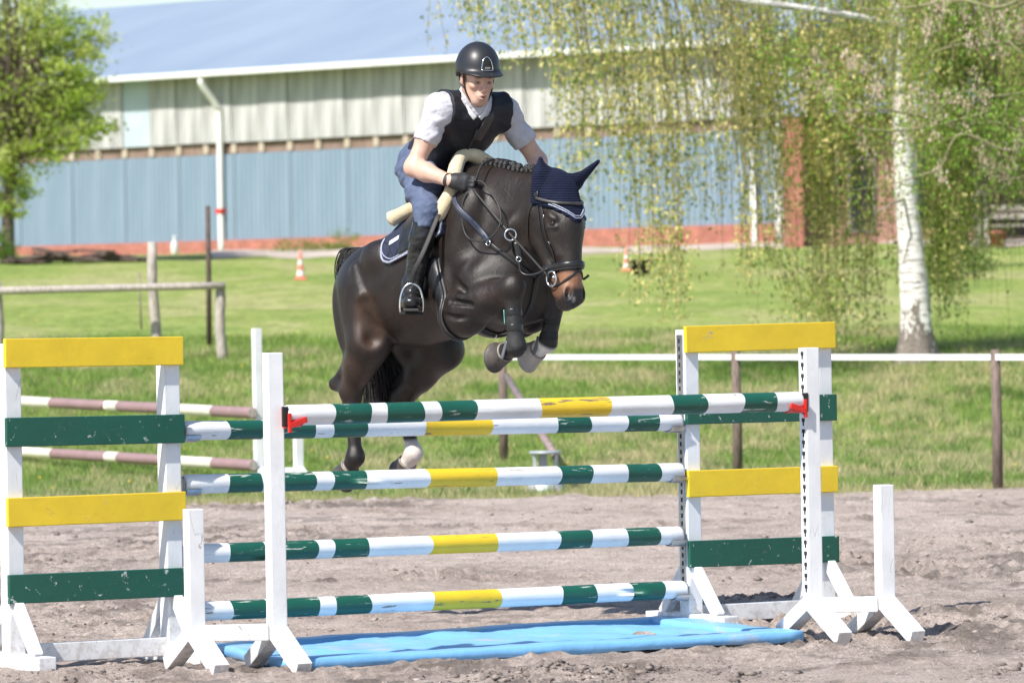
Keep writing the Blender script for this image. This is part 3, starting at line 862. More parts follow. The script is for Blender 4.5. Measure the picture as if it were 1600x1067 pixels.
# ================================================================== THINGS BEHIND THE ARENA
# second jump with two purple and white poles
bs, bsT = stand('practice_stand', 404, 513, 466, 676, 45.2, 737, 'slim white practice jump stand on the grass behind left wing', None, 'stands of the practice jump', foot=.3)
bs2 = copy_tree(bs); bs2['label'] = 'white practice jump stand at the far end, at left picture edge'
off = G(-28, 52.0) - G(404, 45.2); bs2.location = bs.location + off
def band_pole(pA, pB, us, cols, label):
    pA, pB = Vector(pA), Vector(pB)
    fr = [0] + [t_of(pA, pB, u) for u in us] + [1]
    o = pole('practice_pole', pA, pB, .05, fr, cols, label, 'poles of the practice jump')
    for i, m in enumerate((M['cream'], M['purple'], M['cream'], M['wood_grey'])): o.data.materials[i] = m
band_pole(P(-24, 624, 52.0), P(395, 645, 45.1), (82, 168, 187, 262, 335), [0, 1, 0, 1, 0, 1], 'faded purple and cream pole, upper of the two behind left wing')
band_pole(P(-24, 702, 51.5), P(395, 727, 45.1), (84, 168, 187, 262, 335), [0, 1, 0, 1, 0, 1], 'faded purple and cream pole, lower of the two behind left wing')

# white rail fence
fen = empty('rail_fence', G(1152, 46), 'white tape rail fence on dark wooden posts along the arena', 'fence'); fen['worldmesh'] = 1
FP = [(787, 49.9), (1152, 46.0), (1558, 42.75), (1990, 39.4)]
tops = []
for u, Y in FP:
    g = G(u, Y); g.z = surf(g.x, Y) - .1
    top = P(u, 546 if u != 787 else 552, Y)
    bm = bmesh.new()
    V, F = tube_arrays([(g.x, Y, g.z), (g.x + .004, Y, (g.z + top.z) / 2), (g.x - .002, Y, top.z)], [.045, .043, .04], 12)
    link('post', poly_mesh('post', V, F), M['wood_brown'], fen)
    tops.append(P(u, 558, Y) - Vector((0, .05, 0)))
for a, b in zip(tops, tops[1:]):
    beam('rail', a, b, .02, .052, M['pvc'], fen, bevel=.003)

# weathered wooden fence at the left
wf = empty('wooden_fence', hit(240, 560), 'weathered grey wooden fence with one round rail', 'fence'); wf['worldmesh'] = 1
wy = 63.0
def rpost(name, u0, v0, u1, v1, Y, r0, r1, mat, parent):
    a, b = P(u0, v0, Y), P(u1, v1, Y)
    pts = [a + (b - a) * t + Vector((.012 * math.sin(t * 7 + u0), 0, 0)) for t in np.linspace(0, 1, 7)]
    V, F = tube_arrays([p[:] for p in pts], [r0 * (1 + .06 * math.sin(3 * k)) + (r1 - r0) * k / 6 for k in range(7)], 12)
    return link(name, poly_mesh(name, V, F), mat, parent)
rpost('post', 347, 570, 343, 447, wy, .068, .06, M['wood_grey'], wf)
rpost('post', 245, 575, 237, 378, wy + .3, .068, .058, M['wood_grey'], wf)
rpost('post', -2, 580, -4, 440, wy, .068, .06, M['wood_grey'], wf)
rpost('rail', -30, 455, 351, 446, wy - .1, .048, .044, M['wood_grey'], wf)
_y = hit(327, 545).y
mp = tube('metal_pole', [hit(327, 545)[:], (P(326, 430, _y)[:]), P(325, 322, _y)[:]], [.036, .034, .03], M['wood_dark'])
tag(mp, 'thin dark upright pole beside the wooden fence', 'pole')
_y = hit(221, 515).y
st_ = tube('thin_stake', [hit(221, 515)[:], P(219, 470, _y)[:], P(217, 425, _y)[:]], .012, M['rust'])
tag(st_, 'thin rusty stake in the grass left of the fence post', 'stake')

# grey metal block and the pipe that leans on it
def block():
    g = hit(853, 770)
    Y = g.y; s = Y / FPX
    t = empty('metal_block', g, 'grey metal jump block standing on grass below the poles', 'block'); 
    def lathe(name, prof, sx=1, sy=1):
        V, F = [], []; n = 28
        for r, z in prof:
            for j in range(n):
                a = 2 * math.pi * j / n; V.append((r * math.cos(a) * sx, r * math.sin(a) * sy, z))
        for i in range(len(prof) - 1):
            for j in range(n): F.append((i * n + j, i * n + (j + 1) % n, (i + 1) * n + (j + 1) % n, (i + 1) * n + j))
        return link(name, poly_mesh(name, V, F), M['galv_paint'], t)
    lathe('base', [(.001, .0), (.175, 0), (.178, .012), (.16, .022), (.145, .13), (.14, .145), (.001, .146)])
    lathe('top_plate', [(.001, .335), (.135, .335), (.14, .342), (.14, .352), (.135, .358), (.001, .358)])
    for sx_ in (-1, 1):
        bm = bmesh.new(); add_beam(bm, (sx_ * .085, 0, .14), (sx_ * .095, 0, .335), .03, .12, (0, 1, 0), .006)
        link('side_wall', bm_mesh('side_wall', bm), M['galv_paint'], t)
    bm = bmesh.new(); add_beam(bm, (-.02, .05, .14), (-.02, .05, .335), .07, .02, (0, 1, 0), .004)
    link('web', bm_mesh('web', bm), M['galv_paint'], t)
    return g
M['galv_paint'] = mat_noise('grey_metal_paint', (.36, .39, .43), (.48, .51, .55), 8, .45, metal=.3)
g = block()
pp = tube('leaning_pipe', [(g.x + .10, g.y + .10, .30), ((Vector((g.x + .10, g.y + .10, .30)) + P(791, 588, 49.7)) / 2)[:], P(791, 588, 49.7)[:]], .036, M['rust'])
tag(pp, 'rusty pipe leaning from the metal block to the dark fence post', 'pipe')

# traffic cones
def cone(u, v, hpx, label):
    g = hit(u, v); s = g.y / FPX; h = hpx * s
    g.z = surf(g.x, g.y)
    t = empty('traffic_cone', g, label, 'cone', 'traffic cones on the meadow')
    w = h * .42
    bm = bmesh.new(); add_beam(bm, (-w / 2, 0, .02), (w / 2, 0, .02), w, .04, (0, 0, 1), .01)
    link('base', bm_mesh('base', bm), M['cone_orange'], t)
    V, F, MI = [], [], []; n = 18
    prof = [(0.155, .04), (.14, .15), (.115, .32), (.09, .52), (.068, .68), (.045, .9), (.04, 1.0), (.001, 1.0)]
    cols = [0, 1, 0, 1, 0, 0, 0]
    for r, z in prof:
        for j in range(n):
            a = 2 * math.pi * j / n; V.append((r * h * math.cos(a), r * h * math.sin(a), z * h))
    for i in range(len(prof) - 1):
        for j in range(n): F.append((i * n + j, i * n + (j + 1) % n, (i + 1) * n + (j + 1) % n, (i + 1) * n + j)); MI.append(cols[i])
    me = poly_mesh('cone_body', V, F); me.polygons.foreach_set('material_index', np.array(MI, np.int32))
    link('cone_body', me, [M['cone_orange'], M['gutter']], t)
M['cone_orange'] = mat_noise('faded_cone_orange', (.72, .19, .13), (.80, .26, .18), 8, .6)
cone(470, 438, 46, 'orange and white traffic cone on the grass left of the horse')
cone(979, 425, 38, 'orange and white traffic cone right of the horse head')
# black tub by the cone
def tub():
    g = hit(1001, 428); s = g.y / FPX
    t = empty('rubber_tub', g, 'black rubber feed tub on the grass beside the right cone', 'tub')
    V, F = [], []; n = 24
    for r, z in [(.001, 0), (.15, 0), (.19, .24), (.205, .25), (.19, .25), (.14, .03), (.001, .03)]:
        for j in range(n):
            a = 2 * math.pi * j / n; V.append((r * math.cos(a), r * math.sin(a), z))
    for i in range(6):
        for j in range(n): F.append((i * n + j, i * n + (j + 1) % n, (i + 1) * n + (j + 1) % n, (i + 1) * n + j))
    link('bowl', poly_mesh('bowl', V, F), M['dark'], t)
    for sx_ in (-1, 1):
        V, F = tube_arrays([(sx_ * .19, -.06, .22), (sx_ * .25, -.05, .25), (sx_ * .25, .05, .25), (sx_ * .19, .06, .22)], .014, 8)
        link('handle', poly_mesh('handle', V, F), M['dark'], t)
tub()
# white canisters standing at the barn foot
def canister(u, v, h, label):
    g = hit(u, v); g.z = surf(g.x, g.y)
    V, F = [], []; n = 18
    for r, z in [(.001, 0), (.10, 0), (.13, .05), (.14, .3), (.11, .42), (.05, .5), (.045, .58), (.06, .6), (.055, .66), (.001, .67)]:
        for j in range(n):
            a = 2 * math.pi * j / n; V.append((r * h * math.cos(a), r * h * math.sin(a), z * h))
    for i in range(9):
        for j in range(n): F.append((i * n + j, i * n + (j + 1) % n, (i + 1) * n + (j + 1) % n, (i + 1) * n + j))
    o = link('white_canister', poly_mesh('white_canister', V, F), M['gutter']); o.location = g
    tag(o, label, 'canister')
canister(273, 398, .62, 'white plastic canister in front of the brick plinth, left of downpipe')
canister(573, 388, .80, 'white plastic canister in front of the brick plinth behind the horse')
# pile of old boards at the barn's left end
def boards():
    c = hit(115, 412)
    t = empty('board_pile', c, 'pile of dark old boards lying against the barn wall', 'boards')
    for k in range(46):
        x = RNG.uniform(-1.2, 1.2); z = .04 + .34 * (1 - abs(x) / 1.3) * (k / 46)
        a = RNG.uniform(-.5, .5); L = RNG.uniform(.4, .8); tl = RNG.uniform(-.3, .3) * (k / 46)
        dx, dy = math.cos(a) * L / 2, math.sin(a) * L / 2
        beam('board', (x - dx, RNG.uniform(-.3, .4) - dy, z - tl * .3), (x + dx, RNG.uniform(-.3, .4) + dy, z + tl * .3), .22, .05, M['wood_dark'], t)
boards()
# bench and flower pot in front of the stable
def bench():
    g = hit(1580, 384)
    t = empty('bench', g, 'grey wooden bench in front of the dark stable opening', 'bench')
    for y in (0, .16, .32): beam('seat_plank', (-.75, y, .42), (1.0, y, .42), .13, .04, M['wood_grey'], t)
    for z in (.62, .80): beam('back_plank', (-.75, .42, z), (1.0, .42, z), .035, .11, M['wood_grey'], t)
    for x in (-.6, .85):
        for y in (.02, .36): beam('leg', (x, y, 0), (x, y, .40), .07, .07, M['wood_grey'], t, (0, 1, 0))
bench()
def pot():
    g = hit(1555, 385); V, F = [], []; n = 22
    for r, z in [(.001, 0), (.13, 0), (.19, .24), (.21, .25), (.215, .31), (.18, .31), (.17, .24), (.001, .24)]:
        for j in range(n):
            a = 2 * math.pi * j / n; V.append((r * math.cos(a), r * math.sin(a), z))
    for i in range(7):
        for j in range(n): F.append((i * n + j, i * n + (j + 1) % n, (i + 1) * n + (j + 1) % n, (i + 1) * n + j))
    o = link('flower_pot', poly_mesh('flower_pot', V, F), mat_noise('terracotta', (.36, .12, .09), (.45, .17, .12), 8, .8)); o.location = g - Vector((0, .6, 0))
    tag(o, 'terracotta flower pot in front of the grey bench', 'flower pot')
pot()
def gpost():
    a = hit(1530, 388); top = P(1528, 250, a.y)
    o = tube('timber_post', [a[:], (a.x, a.y, (a.z + top.z) / 2), (a.x, a.y, top.z)], .12, M['wood_grey'], None, 10)
    tag(o, 'grey timber post left of the stable bench', 'post')
gpost()
# ================================================================== TREES
def leaf_cloud(name, C, D, size, cols, mat, parent, width=.45, twist=True):
    """leaves: centre C (n,3), drooping direction D (n,3), length size (n,), colour cols (n,3): each a bent four-corner leaf"""
    n = len(C)
    D = D / (np.linalg.norm(D, axis=1, keepdims=True) + 1e-9)
    R = RNG.normal(0, 1, (n, 3)); S = np.cross(D, R); S /= np.linalg.norm(S, axis=1, keepdims=True) + 1e-9
    s = size[:, None]
    p0 = C; p2 = C + D * s
    m = C + D * s * .45
    p1 = m + S * s * width * .5; p3 = m - S * s * width * .5
    bend = np.cross(D, S) * s * .12
    V = np.stack([p0, p1 + bend, p2, p3 + bend], 1).reshape(-1, 3)
    F = np.arange(4 * n).reshape(-1, 4)
    me = np_mesh(name, V, F, False, np.repeat(cols, 4, 0))
    return link(name, me, mat, parent)
M['leaf'] = mat_attr('spring_leaf', .55, .3, .12, 6, trans=.58)
def mat_birch():
    m, nt, b = new_mat('birch_bark')
    v = coords(nt, 'Object', (1, 1, 1))
    vh = coords(nt, 'Object', (1.2, 1.2, 7))
    marks = ramp(nt, noise(nt, vh, 5, 5, .7, .3), [(.565, (0,) * 3), (.60, (1,) * 3)])
    base = ramp(nt, noise(nt, vh, 3, 4), [(.3, (.50, .47, .44)), (.6, (.82, .80, .78))])
    c = mix(nt, marks, base, (.10, .085, .075))
    # rough dark bark at the foot, in plates that run up the trunk
    sep = N(nt, 'ShaderNodeSeparateXYZ'); nt.links.new(v, sep.inputs[0])
    zz = N(nt, 'ShaderNodeMapRange'); zz.inputs[1].default_value = 0.0; zz.inputs[2].default_value = 1.5; zz.inputs[3].default_value = .86; zz.inputs[4].default_value = .25
    nt.links.new(sep.outputs[2], zz.inputs[0])
    pl = noise(nt, coords(nt, 'Object', (1.4, 1.4, .5)), 7, 5, .65, .6)
    gt = N(nt, 'ShaderNodeMath', operation='LESS_THAN'); nt.links.new(pl, gt.inputs[0]); 
    ad = N(nt, 'ShaderNodeMath', operation='SUBTRACT'); nt.links.new(zz.outputs[0], ad.inputs[0]); ad.inputs[1].default_value = .14
    nt.links.new(ad.outputs[0], gt.inputs[1])
    c = mix(nt, gt.outputs[0], c, ramp(nt, noise(nt, v, 30, 5), [(.3, (.12, .10, .085)), (.7, (.27, .23, .20))]))
    nt.links.new(c, b.inputs['Base Color']); b.inputs['Roughness'].default_value = .75
    bump(nt, b, noise(nt, vh, 9, 6), .6, .03)
    return m
M['birch'] = mat_birch()
M['twig'] = mat_noise('dark_twig', (.07, .05, .035), (.14, .11, .07), 6, .8)
M['twig_green'] = mat_noise('olive_twig', (.16, .14, .06), (.26, .23, .10), 6, .8)
M['maple_bark'] = mat_noise('maple_twig', (.17, .155, .085), (.29, .265, .16), 8, .8)
def merged_tubes(name, paths, mat, parent, n=5):
    Vs, Fs = [], []; off = 0
    for pts, rad in paths:
        V, F = tube_arrays(pts, rad, n, False); Vs.append(V); Fs += [[off + i for i in f] for f in F]; off += len(V)
    me = np_mesh(name, np.concatenate(Vs), np.array(Fs), True)
    return link(name, me, mat, parent)
# ------------------------------------------------------------------ birch
BY = 60.0
birch = empty('birch_tree', hit(1432, 578), 'white birch with drooping yellow-green branches at the right', 'tree'); birch['worldmesh'] = 1
g0 = hit(1432, 578)
def trunk_mesh():
    path = [(1434, 592, .40), (1433, 574, .30), (1431, 550, .235), (1430, 510, .19), (1428, 450, .165), (1423, 380, .145), (1416, 300, .132), (1412, 220, .12), (1408, 120, .11), (1404, 20, .10), (1398, -120, .085), (1392, -300, .06), (1388, -460, .03)]
    V, F = [], []; n = 22
    pts = [P(u, v, BY) for u, v, r in path]
    sub = catmull([tuple(p) + (r,) for p, (_, _, r) in zip(pts, path)], 6)
    for p in sub:
        x, y, z, r = p
        fl = max(0, 1 - (z - g0.z) / .55)
        for j in range(n):
            a = 2 * math.pi * j / n
            rr = r * (1 + .05 * math.sin(3 * a + z * 2) + fl * .28 * max(0, math.sin(5 * a + 1)) + .03 * math.sin(7 * a + z * 9))
            V.append((x - g0.x + rr * math.cos(a), y - g0.y + rr * math.sin(a), z - g0.z))
    for i in range(len(sub) - 1):
        for j in range(n): F.append((i * n + j, i * n + (j + 1) % n, (i + 1) * n + (j + 1) % n, (i + 1) * n + j))
    o = link('trunk', poly_mesh('trunk', V, F), M['birch']); o.parent = birch
    return o
trunk_mesh()
def bp(u, v, dy=0): return np.array(P(u, v, BY + dy)[:])
limbs = [([bp(1406, 44), bp(1330, 26, -.6), bp(1230, 10, -1.0), bp(1130, -4, -1.3), bp(1000, -40, -1.6), bp(880, -50, -1.8), bp(780, -30, -2)], [.05, .045, .04, .036, .028, .018, .008]),
         ([bp(1410, 150), bp(1440, 100, -.5), bp(1520, 50, -1), bp(1620, -10, -1.2)], [.03, .024, .018, .01]),
         ([bp(1404, 0), bp(1470, -80, 1), bp(1560, -150, 1.6), bp(1680, -170, 2)], [.06, .045, .03, .015]),
         ([bp(1402, -60), bp(1300, -170, .8), bp(1150, -260, 1.3), bp(980, -280, 1.6), bp(820, -210, 1.5)], [.06, .05, .035, .022, .01]),
         ([bp(1396, -180), bp(1450, -300, -1), bp(1540, -380, -1.4)], [.05, .03, .01]),
         ([bp(1396, -200), bp(1310, -330, -.6), bp(1200, -420, -1)], [.05, .03, .01])]
for k, (pts, rad) in enumerate(limbs):
    q = catmull(pts, 8); V, F = tube_arrays(q, np.interp(np.linspace(0, 1, len(q)), np.linspace(0, 1, len(rad)), rad), 10)
    link('limb', poly_mesh('limb', V, F), M['birch'] if k < 1 else M['twig_green'], birch)
    for ch in birch.children:
        pass
def strands():
    paths, C, D, S, K = [], [], [], [], []
    OLIVE, GREEN, LIME, DK = np.array([.86, .77, .33]), np.array([.38, .52, .09]), np.array([.52, .64, .16]), np.array([.16, .25, .05])
    # (u centre, u spread, start row, end row, end spread, count, share of olive catkins, distance offset)
    groups = [(740, 40, -60, 50, 30, 14, .6, -1.5), (830, 40, -70, 75, 40, 16, .6, -1.5), (900, 25, -60, 200, 60, 16, .6, -1.5), (930, 35, -40, 300, 50, 20, .65, -1.5),
              (985, 25, -40, 170, 70, 12, .6, -1), (1010, 16, 120, 440, 30, 10, .7, -1.5), (1048, 18, 60, 450, 40, 20, .75, -1.5), (1090, 30, -20, 200, 80, 14, .6, -1), (1100, 22, 100, 320, 40, 12, .7, -1.2),
              (1150, 30, -20, 250, 80, 30, .6, -.8), (1180, 26, 60, 390, 50, 22, .7, -.8), (1205, 20, -10, 300, 110, 24, .6, .8), (1278, 16, 60, 440, 45, 22, .72, 1.0),
              (1300, 32, 60, 470, 50, 32, .72, .6), (1335, 28, 20, 440, 70, 26, .6, 1.2), (1255, 20, 380, 500, 18, 9, .35, -1.0), (1290, 34, 420, 505, 16, 16, .25, -1.2), (1375, 18, 30, 380, 100, 16, .5, .9),
              (1200, 90, -60, 120, 50, 80, .40, .9), (1340, 60, -60, 150, 60, 80, .30, 1.2), (1412, 34, -70, 130, 60, 54, .25, -.9), (1415, 30, 0, 150, 40, 16, .25, -.8), (1290, 70, 60, 260, 80, 36, .35, .4), (1130, 80, 0, 200, 70, 40, .4, .4), (1490, 60, 0, 220, 80, 64, .15, 1.0), (1445, 26, -40, 200, 50, 18, .2, -.7), (1040, 80, -70, 70, 40, 50, .45, -1.2), (860, 110, -70, 40, 40, 44, .5, -1.4),
              (1480, 28, 0, 430, 60, 60, .30, 1.6), (1520, 36, -20, 340, 80, 70, .25, 1.8), (1575, 36, -20, 300, 90, 70, .25, 1.7), (1480, 22, 250, 470, 30, 16, .3, 1.2), (1540, 70, -60, 120, 50, 44, .25, 1.0), (1460, 34, -60, 160, 60, 22, .3, 1.0),
              (1150, 250, -420, -160, 80, 22, .4, 3), (1480, 140, -420, -150, 80, 16, .4, 3)]
    for uc, us, v0, v1, vs, cnt, ol, dy in groups:
        for _ in range(cnt):
            u = RNG.normal(uc, us * .75); a = v0 + RNG.normal(0, 22); b = max(a + 40, v1 + RNG.normal(0, vs)); yy = BY + dy + RNG.normal(0, .7)
            nn = max(5, int((b - a) / 22)); dr = RNG.normal(0, 12); ph = RNG.uniform(0, 6)
            pts = []
            for i in range(nn + 1):
                t = i / nn
                pts.append(P(u + dr * t + 5 * math.sin(t * 5 + ph) - (1 - t) ** 3 * 26 * math.copysign(1, uc - 1410) * -1, a + (b - a) * t, yy + .12 * math.sin(t * 4 + ph))[:])
            pts = np.array(pts)
            paths.append((pts, np.linspace(.0065, .002, len(pts))))
            L = np.linalg.norm(np.diff(pts, axis=0), axis=1).sum()
            m = int(L * 42)
            tt = RNG.random(m) ** .8
            idx = tt * (len(pts) - 1); i0 = np.minimum(idx.astype(int), len(pts) - 2); f = (idx - i0)[:, None]
            c = pts[i0] * (1 - f) + pts[i0 + 1] * f
            dens = fbm(c[:, 0] * 2.1 + 40, c[:, 2] * 1.5 + c[:, 1] * .8, 3, 71)
            kp = RNG.random(m) < np.clip((dens - .36) * 5, .10, 1)
            c = c[kp]; dens = dens[kp]; m = len(c)
            c = c + RNG.normal(0, 1, (m, 3)) * np.array([1, 1, .4]) * (.03 + .13 * np.clip(dens[:, None] - .42, 0, 1) * 2)
            d = RNG.normal(0, .6, (m, 3)) + np.array([0, 0, -.8])
            cat = RNG.random(m) < ol
            sz = np.where(cat, RNG.uniform(.045, .08, m), RNG.uniform(.036, .064, m))
            mixt = RNG.random((m, 1))
            col = np.where(cat[:, None], OLIVE * (.75 + .5 * mixt) + np.array([.03, 0, 0]) * mixt, GREEN * (1 - mixt) + LIME * mixt)
            dk = RNG.random(m) < .2; col[dk] = DK
            C.append(c); D.append(d); S.append(sz); K.append(col)
    merged_tubes('twigs', paths, M['twig_green'], birch, 4)['kind'] = 'stuff'
    leaf_cloud('crown', np.concatenate(C), np.concatenate(D), np.concatenate(S), np.concatenate(K), M['leaf'], birch, .5)['kind'] = 'stuff'
strands()
br = tube('bare_branch', [bp(1412, 312, -.14), bp(1395, 318, -.4), bp(1366, 334, -.5)], [.02, .014, .006], M['rust'], birch, 6)
# ------------------------------------------------------------------ maple with hanging pink seeds, its trunk right of the picture
maple = empty('maple_tree', G(2150, 54), 'maple branches with pale pink seed clusters reaching in from the right', 'tree'); maple['worldmesh'] = 1
MYd = 54.0
def mp_(u, v, dy=0): return np.array(P(u, v, MYd + dy)[:])
gm = G(2150, MYd)
V, F = tube_arrays([(gm.x, gm.y, gm.z - .1), (gm.x, gm.y, gm.z + 1.5), tuple(mp_(2130, 200)), tuple(mp_(2110, -100)), tuple(mp_(2100, -400))], [.22, .17, .15, .12, .06], 14)
link('trunk', poly_mesh('trunk', V, F), M['wood_brown'], maple)
mains = [[(2130, 250), (1850, 240), (1700, 245), (1570, 236), (1500, 205), (1440, 182), (1350, 165), (1290, 140), (1240, 110)],
         [(2125, 200), (1850, 160), (1690, 110), (1600, 72), (1540, 68), (1490, 72), (1440, 90)],
         [(1700, 110), (1600, 85), (1560, 40), (1520, 5), (1480, -30)],
         [(2120, 100), (1800, 20), (1640, -10), (1560, 12), (1500, 0), (1420, 12), (1350, 14), (1300, -5)],
         [(1570, 236), (1500, 210), (1470, 260), (1430, 277), (1390, 288), (1330, 298)],
         [(1600, 230), (1572, 225), (1574, 160), (1600, 155)],
         [(1560, 170), (1480, 192), (1400, 205), (1330, 195), (1300, 165)],
         [(1640, 262), (1600, 276), (1560, 280), (1540, 260)],
         [(1640, 180), (1600, 205), (1560, 192), (1520, 193), (1450, 196)],
         [(1300, 120), (1270, 90), (1230, 88), (1200, 70)],
         [(1700, 60), (1640, 130), (1560, 150), (1500, 145), (1440, 200), (1380, 240)]]
def maple_parts():
    paths = []; pts_all = []
    for k, mn in enumerate(mains):
        q = catmull([mp_(u, v, .25 * math.sin(u * .013 + k)) for u, v in mn], 7)
        r0 = .034 if k in (0, 1, 3) else .016
        rad = np.linspace(r0, .004, len(q))
        V, F = tube_arrays(q, rad, 7)
        link('branch', poly_mesh('branch', V, F), M['maple_bark'], maple)
        pts_all += [p for p in q]
        for p in q[2::3]:
            e = p + np.array([RNG.normal(0, .2), RNG.normal(0, .15), RNG.normal(0, .16)])
            paths.append((np.array([p, (p + e) / 2 + [0, 0, .03], e]), np.array([.006, .004, .002])))
    merged_tubes('twigs', paths, M['twig_green'], maple, 4)['kind'] = 'stuff'
    C, D, S, K = [], [], [], []
    clusters = [(1275, 95), (1285, 130), (1300, 150), (1260, 120), (1322, 95), (1330, 105), (1350, 112), (1370, 140), (1375, 150), (1405, 165), (1420, 180), (1430, 195), (1440, 175), (1465, 165), (1470, 185), (1480, 155), (1500, 160), (1510, 170), (1535, 172), (1545, 150), (1395, 215), (1350, 225), (1360, 245), (1390, 278), (1460, 215), (1475, 270), (1473, 280), (1512, 200),
                (1440, 45), (1450, 58), (1470, 40), (1462, 10), (1475, 15), (1508, 30), (1535, 30), (1540, 50), (1545, 65), (1520, 70), (1570, 45), (1565, 30), (1590, 55), (1575, 65), (1595, 40), (1560, 85), (1540, 250), (1545, 262), (1555, 270), (1532, 240), (1570, 240), (1590, 228), (1585, 260), (1572, 285), (1598, 195), (1525, 128), (1330, 180), (1260, 160), (1560, 10), (1600, 15), (1430, 150), (1420, 215), (1360, 180), (1640, 60), (1660, 200), (1700, 150), (1680, 20)]
    for u, v in clusters:
        c0 = mp_(u + RNG.normal(0, 3), v - 8, RNG.normal(0, .2)); m = int(RNG.integers(22, 44))
        c = c0 + RNG.normal(0, 1, (m, 3)) * np.array([.038, .038, .065])
        C.append(c); D.append(RNG.normal(0, .35, (m, 3)) + [0, 0, -1]); S.append(RNG.uniform(.035, .06, m))
        K.append(np.array([.95, .72, .61]) * RNG.uniform(.75, 1.2, (m, 1)) + RNG.normal(0, .02, (m, 3)))
    o = leaf_cloud('seed_clusters', np.concatenate(C), np.concatenate(D), np.concatenate(S), np.clip(np.concatenate(K), .02, .95), M['leaf'], maple, .42); o['kind'] = 'stuff'
    # young leaves
    pa = np.array(pts_all); m = 4600
    i = RNG.integers(0, len(pa), m)
    c = pa[i] + RNG.normal(0, 1, (m, 3)) * np.array([.17, .2, .15])
    col = np.array([.26, .42, .07]) * RNG.uniform(.7, 1.5, (m, 1))
    leaf_cloud('crown', c, RNG.normal(0, .6, (m, 3)) + [0, 0, -.5], RNG.uniform(.03, .055, m), col, M['leaf'], maple, .6)['kind'] = 'stuff'
maple_parts()
# ------------------------------------------------------------------ broad-leaved trees and shrubs
def bushy(name, base, trunk_pts, trunk_r, blobs, n, leaf, cols, label, cat, bare=.0, nclump=46, group=None):
    """trunk, limbs to every clump, and leaves gathered in clumps inside ellipsoids (centre, radii)"""
    t = empty(name, base, label, cat, group); t['worldmesh'] = 1
    if trunk_pts:
        q = catmull(trunk_pts, 6); V, F = tube_arrays(q, np.linspace(trunk_r, trunk_r * .4, len(q)), 10)
        link('trunk', poly_mesh('trunk', V, F), M['wood_brown'], t)
    C, D, S, K, paths = [], [], [], [], []
    vol = np.array([np.prod(b[1]) ** .67 for b in blobs]); vol /= vol.sum()
    for (c0, r), w in zip(blobs, vol):
        nc = max(6, int(nclump * w * 4)); c0 = np.array(c0); r = np.array(r)
        for _ in range(nc):
            d = RNG.normal(0, 1, 3); d /= np.linalg.norm(d); cc = c0 + d * r * RNG.uniform(.35, 1.0)
            m = max(6, int(n * w / nc)); sc = r.mean() * RNG.uniform(.13, .26)
            pts = cc + RNG.normal(0, 1, (m, 3)) * sc * np.array([1, 1, .62])
            C.append(pts); dd = RNG.normal(0, .7, (m, 3)) + [0, 0, -.35]; D.append(dd); S.append(RNG.uniform(.6, 1.25, m) * leaf)
            base_c = np.array(cols[RNG.integers(0, len(cols))])
            K.append(base_c * RNG.uniform(.75, 1.25, (m, 1)))
            if trunk_pts:
                a = np.array(trunk_pts[-1]) if RNG.random() < .5 else np.array(trunk_pts[len(trunk_pts) // 2])
                mid = (a + cc) / 2 + RNG.normal(0, .1, 3) * r
                paths.append((np.array(catmull([a, mid, cc], 4)), np.linspace(.03, .008, 9)))
    if paths: merged_tubes('limbs', paths, M['wood_brown'], t, 5)['kind'] = 'stuff'
    leaf_cloud('crown', np.concatenate(C), np.concatenate(D), np.concatenate(S), np.concatenate(K), M['leaf'], t, .62)['kind'] = 'stuff'
    return t
LY = 96.0
def lp(u, v, dy=0): return tuple(P(u, v, LY + dy))
gl = hit(12, 412); LY = gl.y
sc = LY / FPX
bushy('linden_tree', gl, [tuple(gl), lp(13, 330), lp(20, 240), lp(30, 120)], .16,
      [(lp(35, 120), (110 * sc, 1.3, 120 * sc)), (lp(95, 190), (75 * sc, 1.0, 60 * sc)), (lp(60, 40), (95 * sc, 1.1, 60 * sc)), (lp(-40, 170), (90 * sc, 1.3, 120 * sc)), (lp(110, 100), (50 * sc, .8, 50 * sc)), (lp(40, 250), (70 * sc, 1.0, 40 * sc)), (lp(-10, -60), (120 * sc, 1.4, 90 * sc)), (lp(140, 195), (55 * sc, .7, 22 * sc)), (lp(125, 60), (45 * sc, .7, 45 * sc)), (lp(120, 140), (60 * sc, .7, 40 * sc)), (lp(10, 330), (30 * sc, .6, 30 * sc)), (lp(60, 215), (80 * sc, .9, 45 * sc)), (lp(15, 290), (50 * sc, .8, 40 * sc))],
      20000, .10, [(.48, .60, .11), (.58, .68, .16), (.38, .53, .09), (.64, .70, .24)], 'bright lime green tree at the left picture edge', 'tree', nclump=90)
gs = hit(8, 412)
bushy('shrub', gs, None, 0, [((gs.x, gs.y - .6, gs.z + .35), (.42, .4, .38)), ((gs.x - .5, gs.y - .4, gs.z + .5), (.5, .4, .5))], 2200, .06, [(.14, .26, .035), (.20, .33, .05)], 'low green shrub at the foot of the lime green tree', 'shrub', nclump=20)
gw = hit(500, 397)
bushy('weed_patch', gw, None, 0, [((gw.x - .5, gw.y, gw.z + .12), (.9, .3, .2)), ((gw.x + .5, gw.y, gw.z + .2), (.45, .3, .3))], 1600, .06, [(.22, .32, .07), (.30, .36, .10)], 'tall weeds growing along the brick plinth behind the horse', 'weeds', nclump=22)
g2 = hit(1150, 379)
bushy('grass_verge', g2, None, 0, [((g2.x - 2.2, g2.y + 1.0, g2.z + .08), (3.0, .3, .14)), ((g2.x + .2, g2.y + .5, g2.z + .08), (1.5, .3, .12))], 2600, .07, [(.13, .30, .035), (.18, .35, .05)], 'strip of lush grass along the barn plinth at the right', 'grass', nclump=40)
yb = hit(1560, 392); yb = G(1560, 92)
yt = 92.0
def yp(u, v, dy=0): return tuple(P(u, v, yt + dy))
s9 = yt / FPX
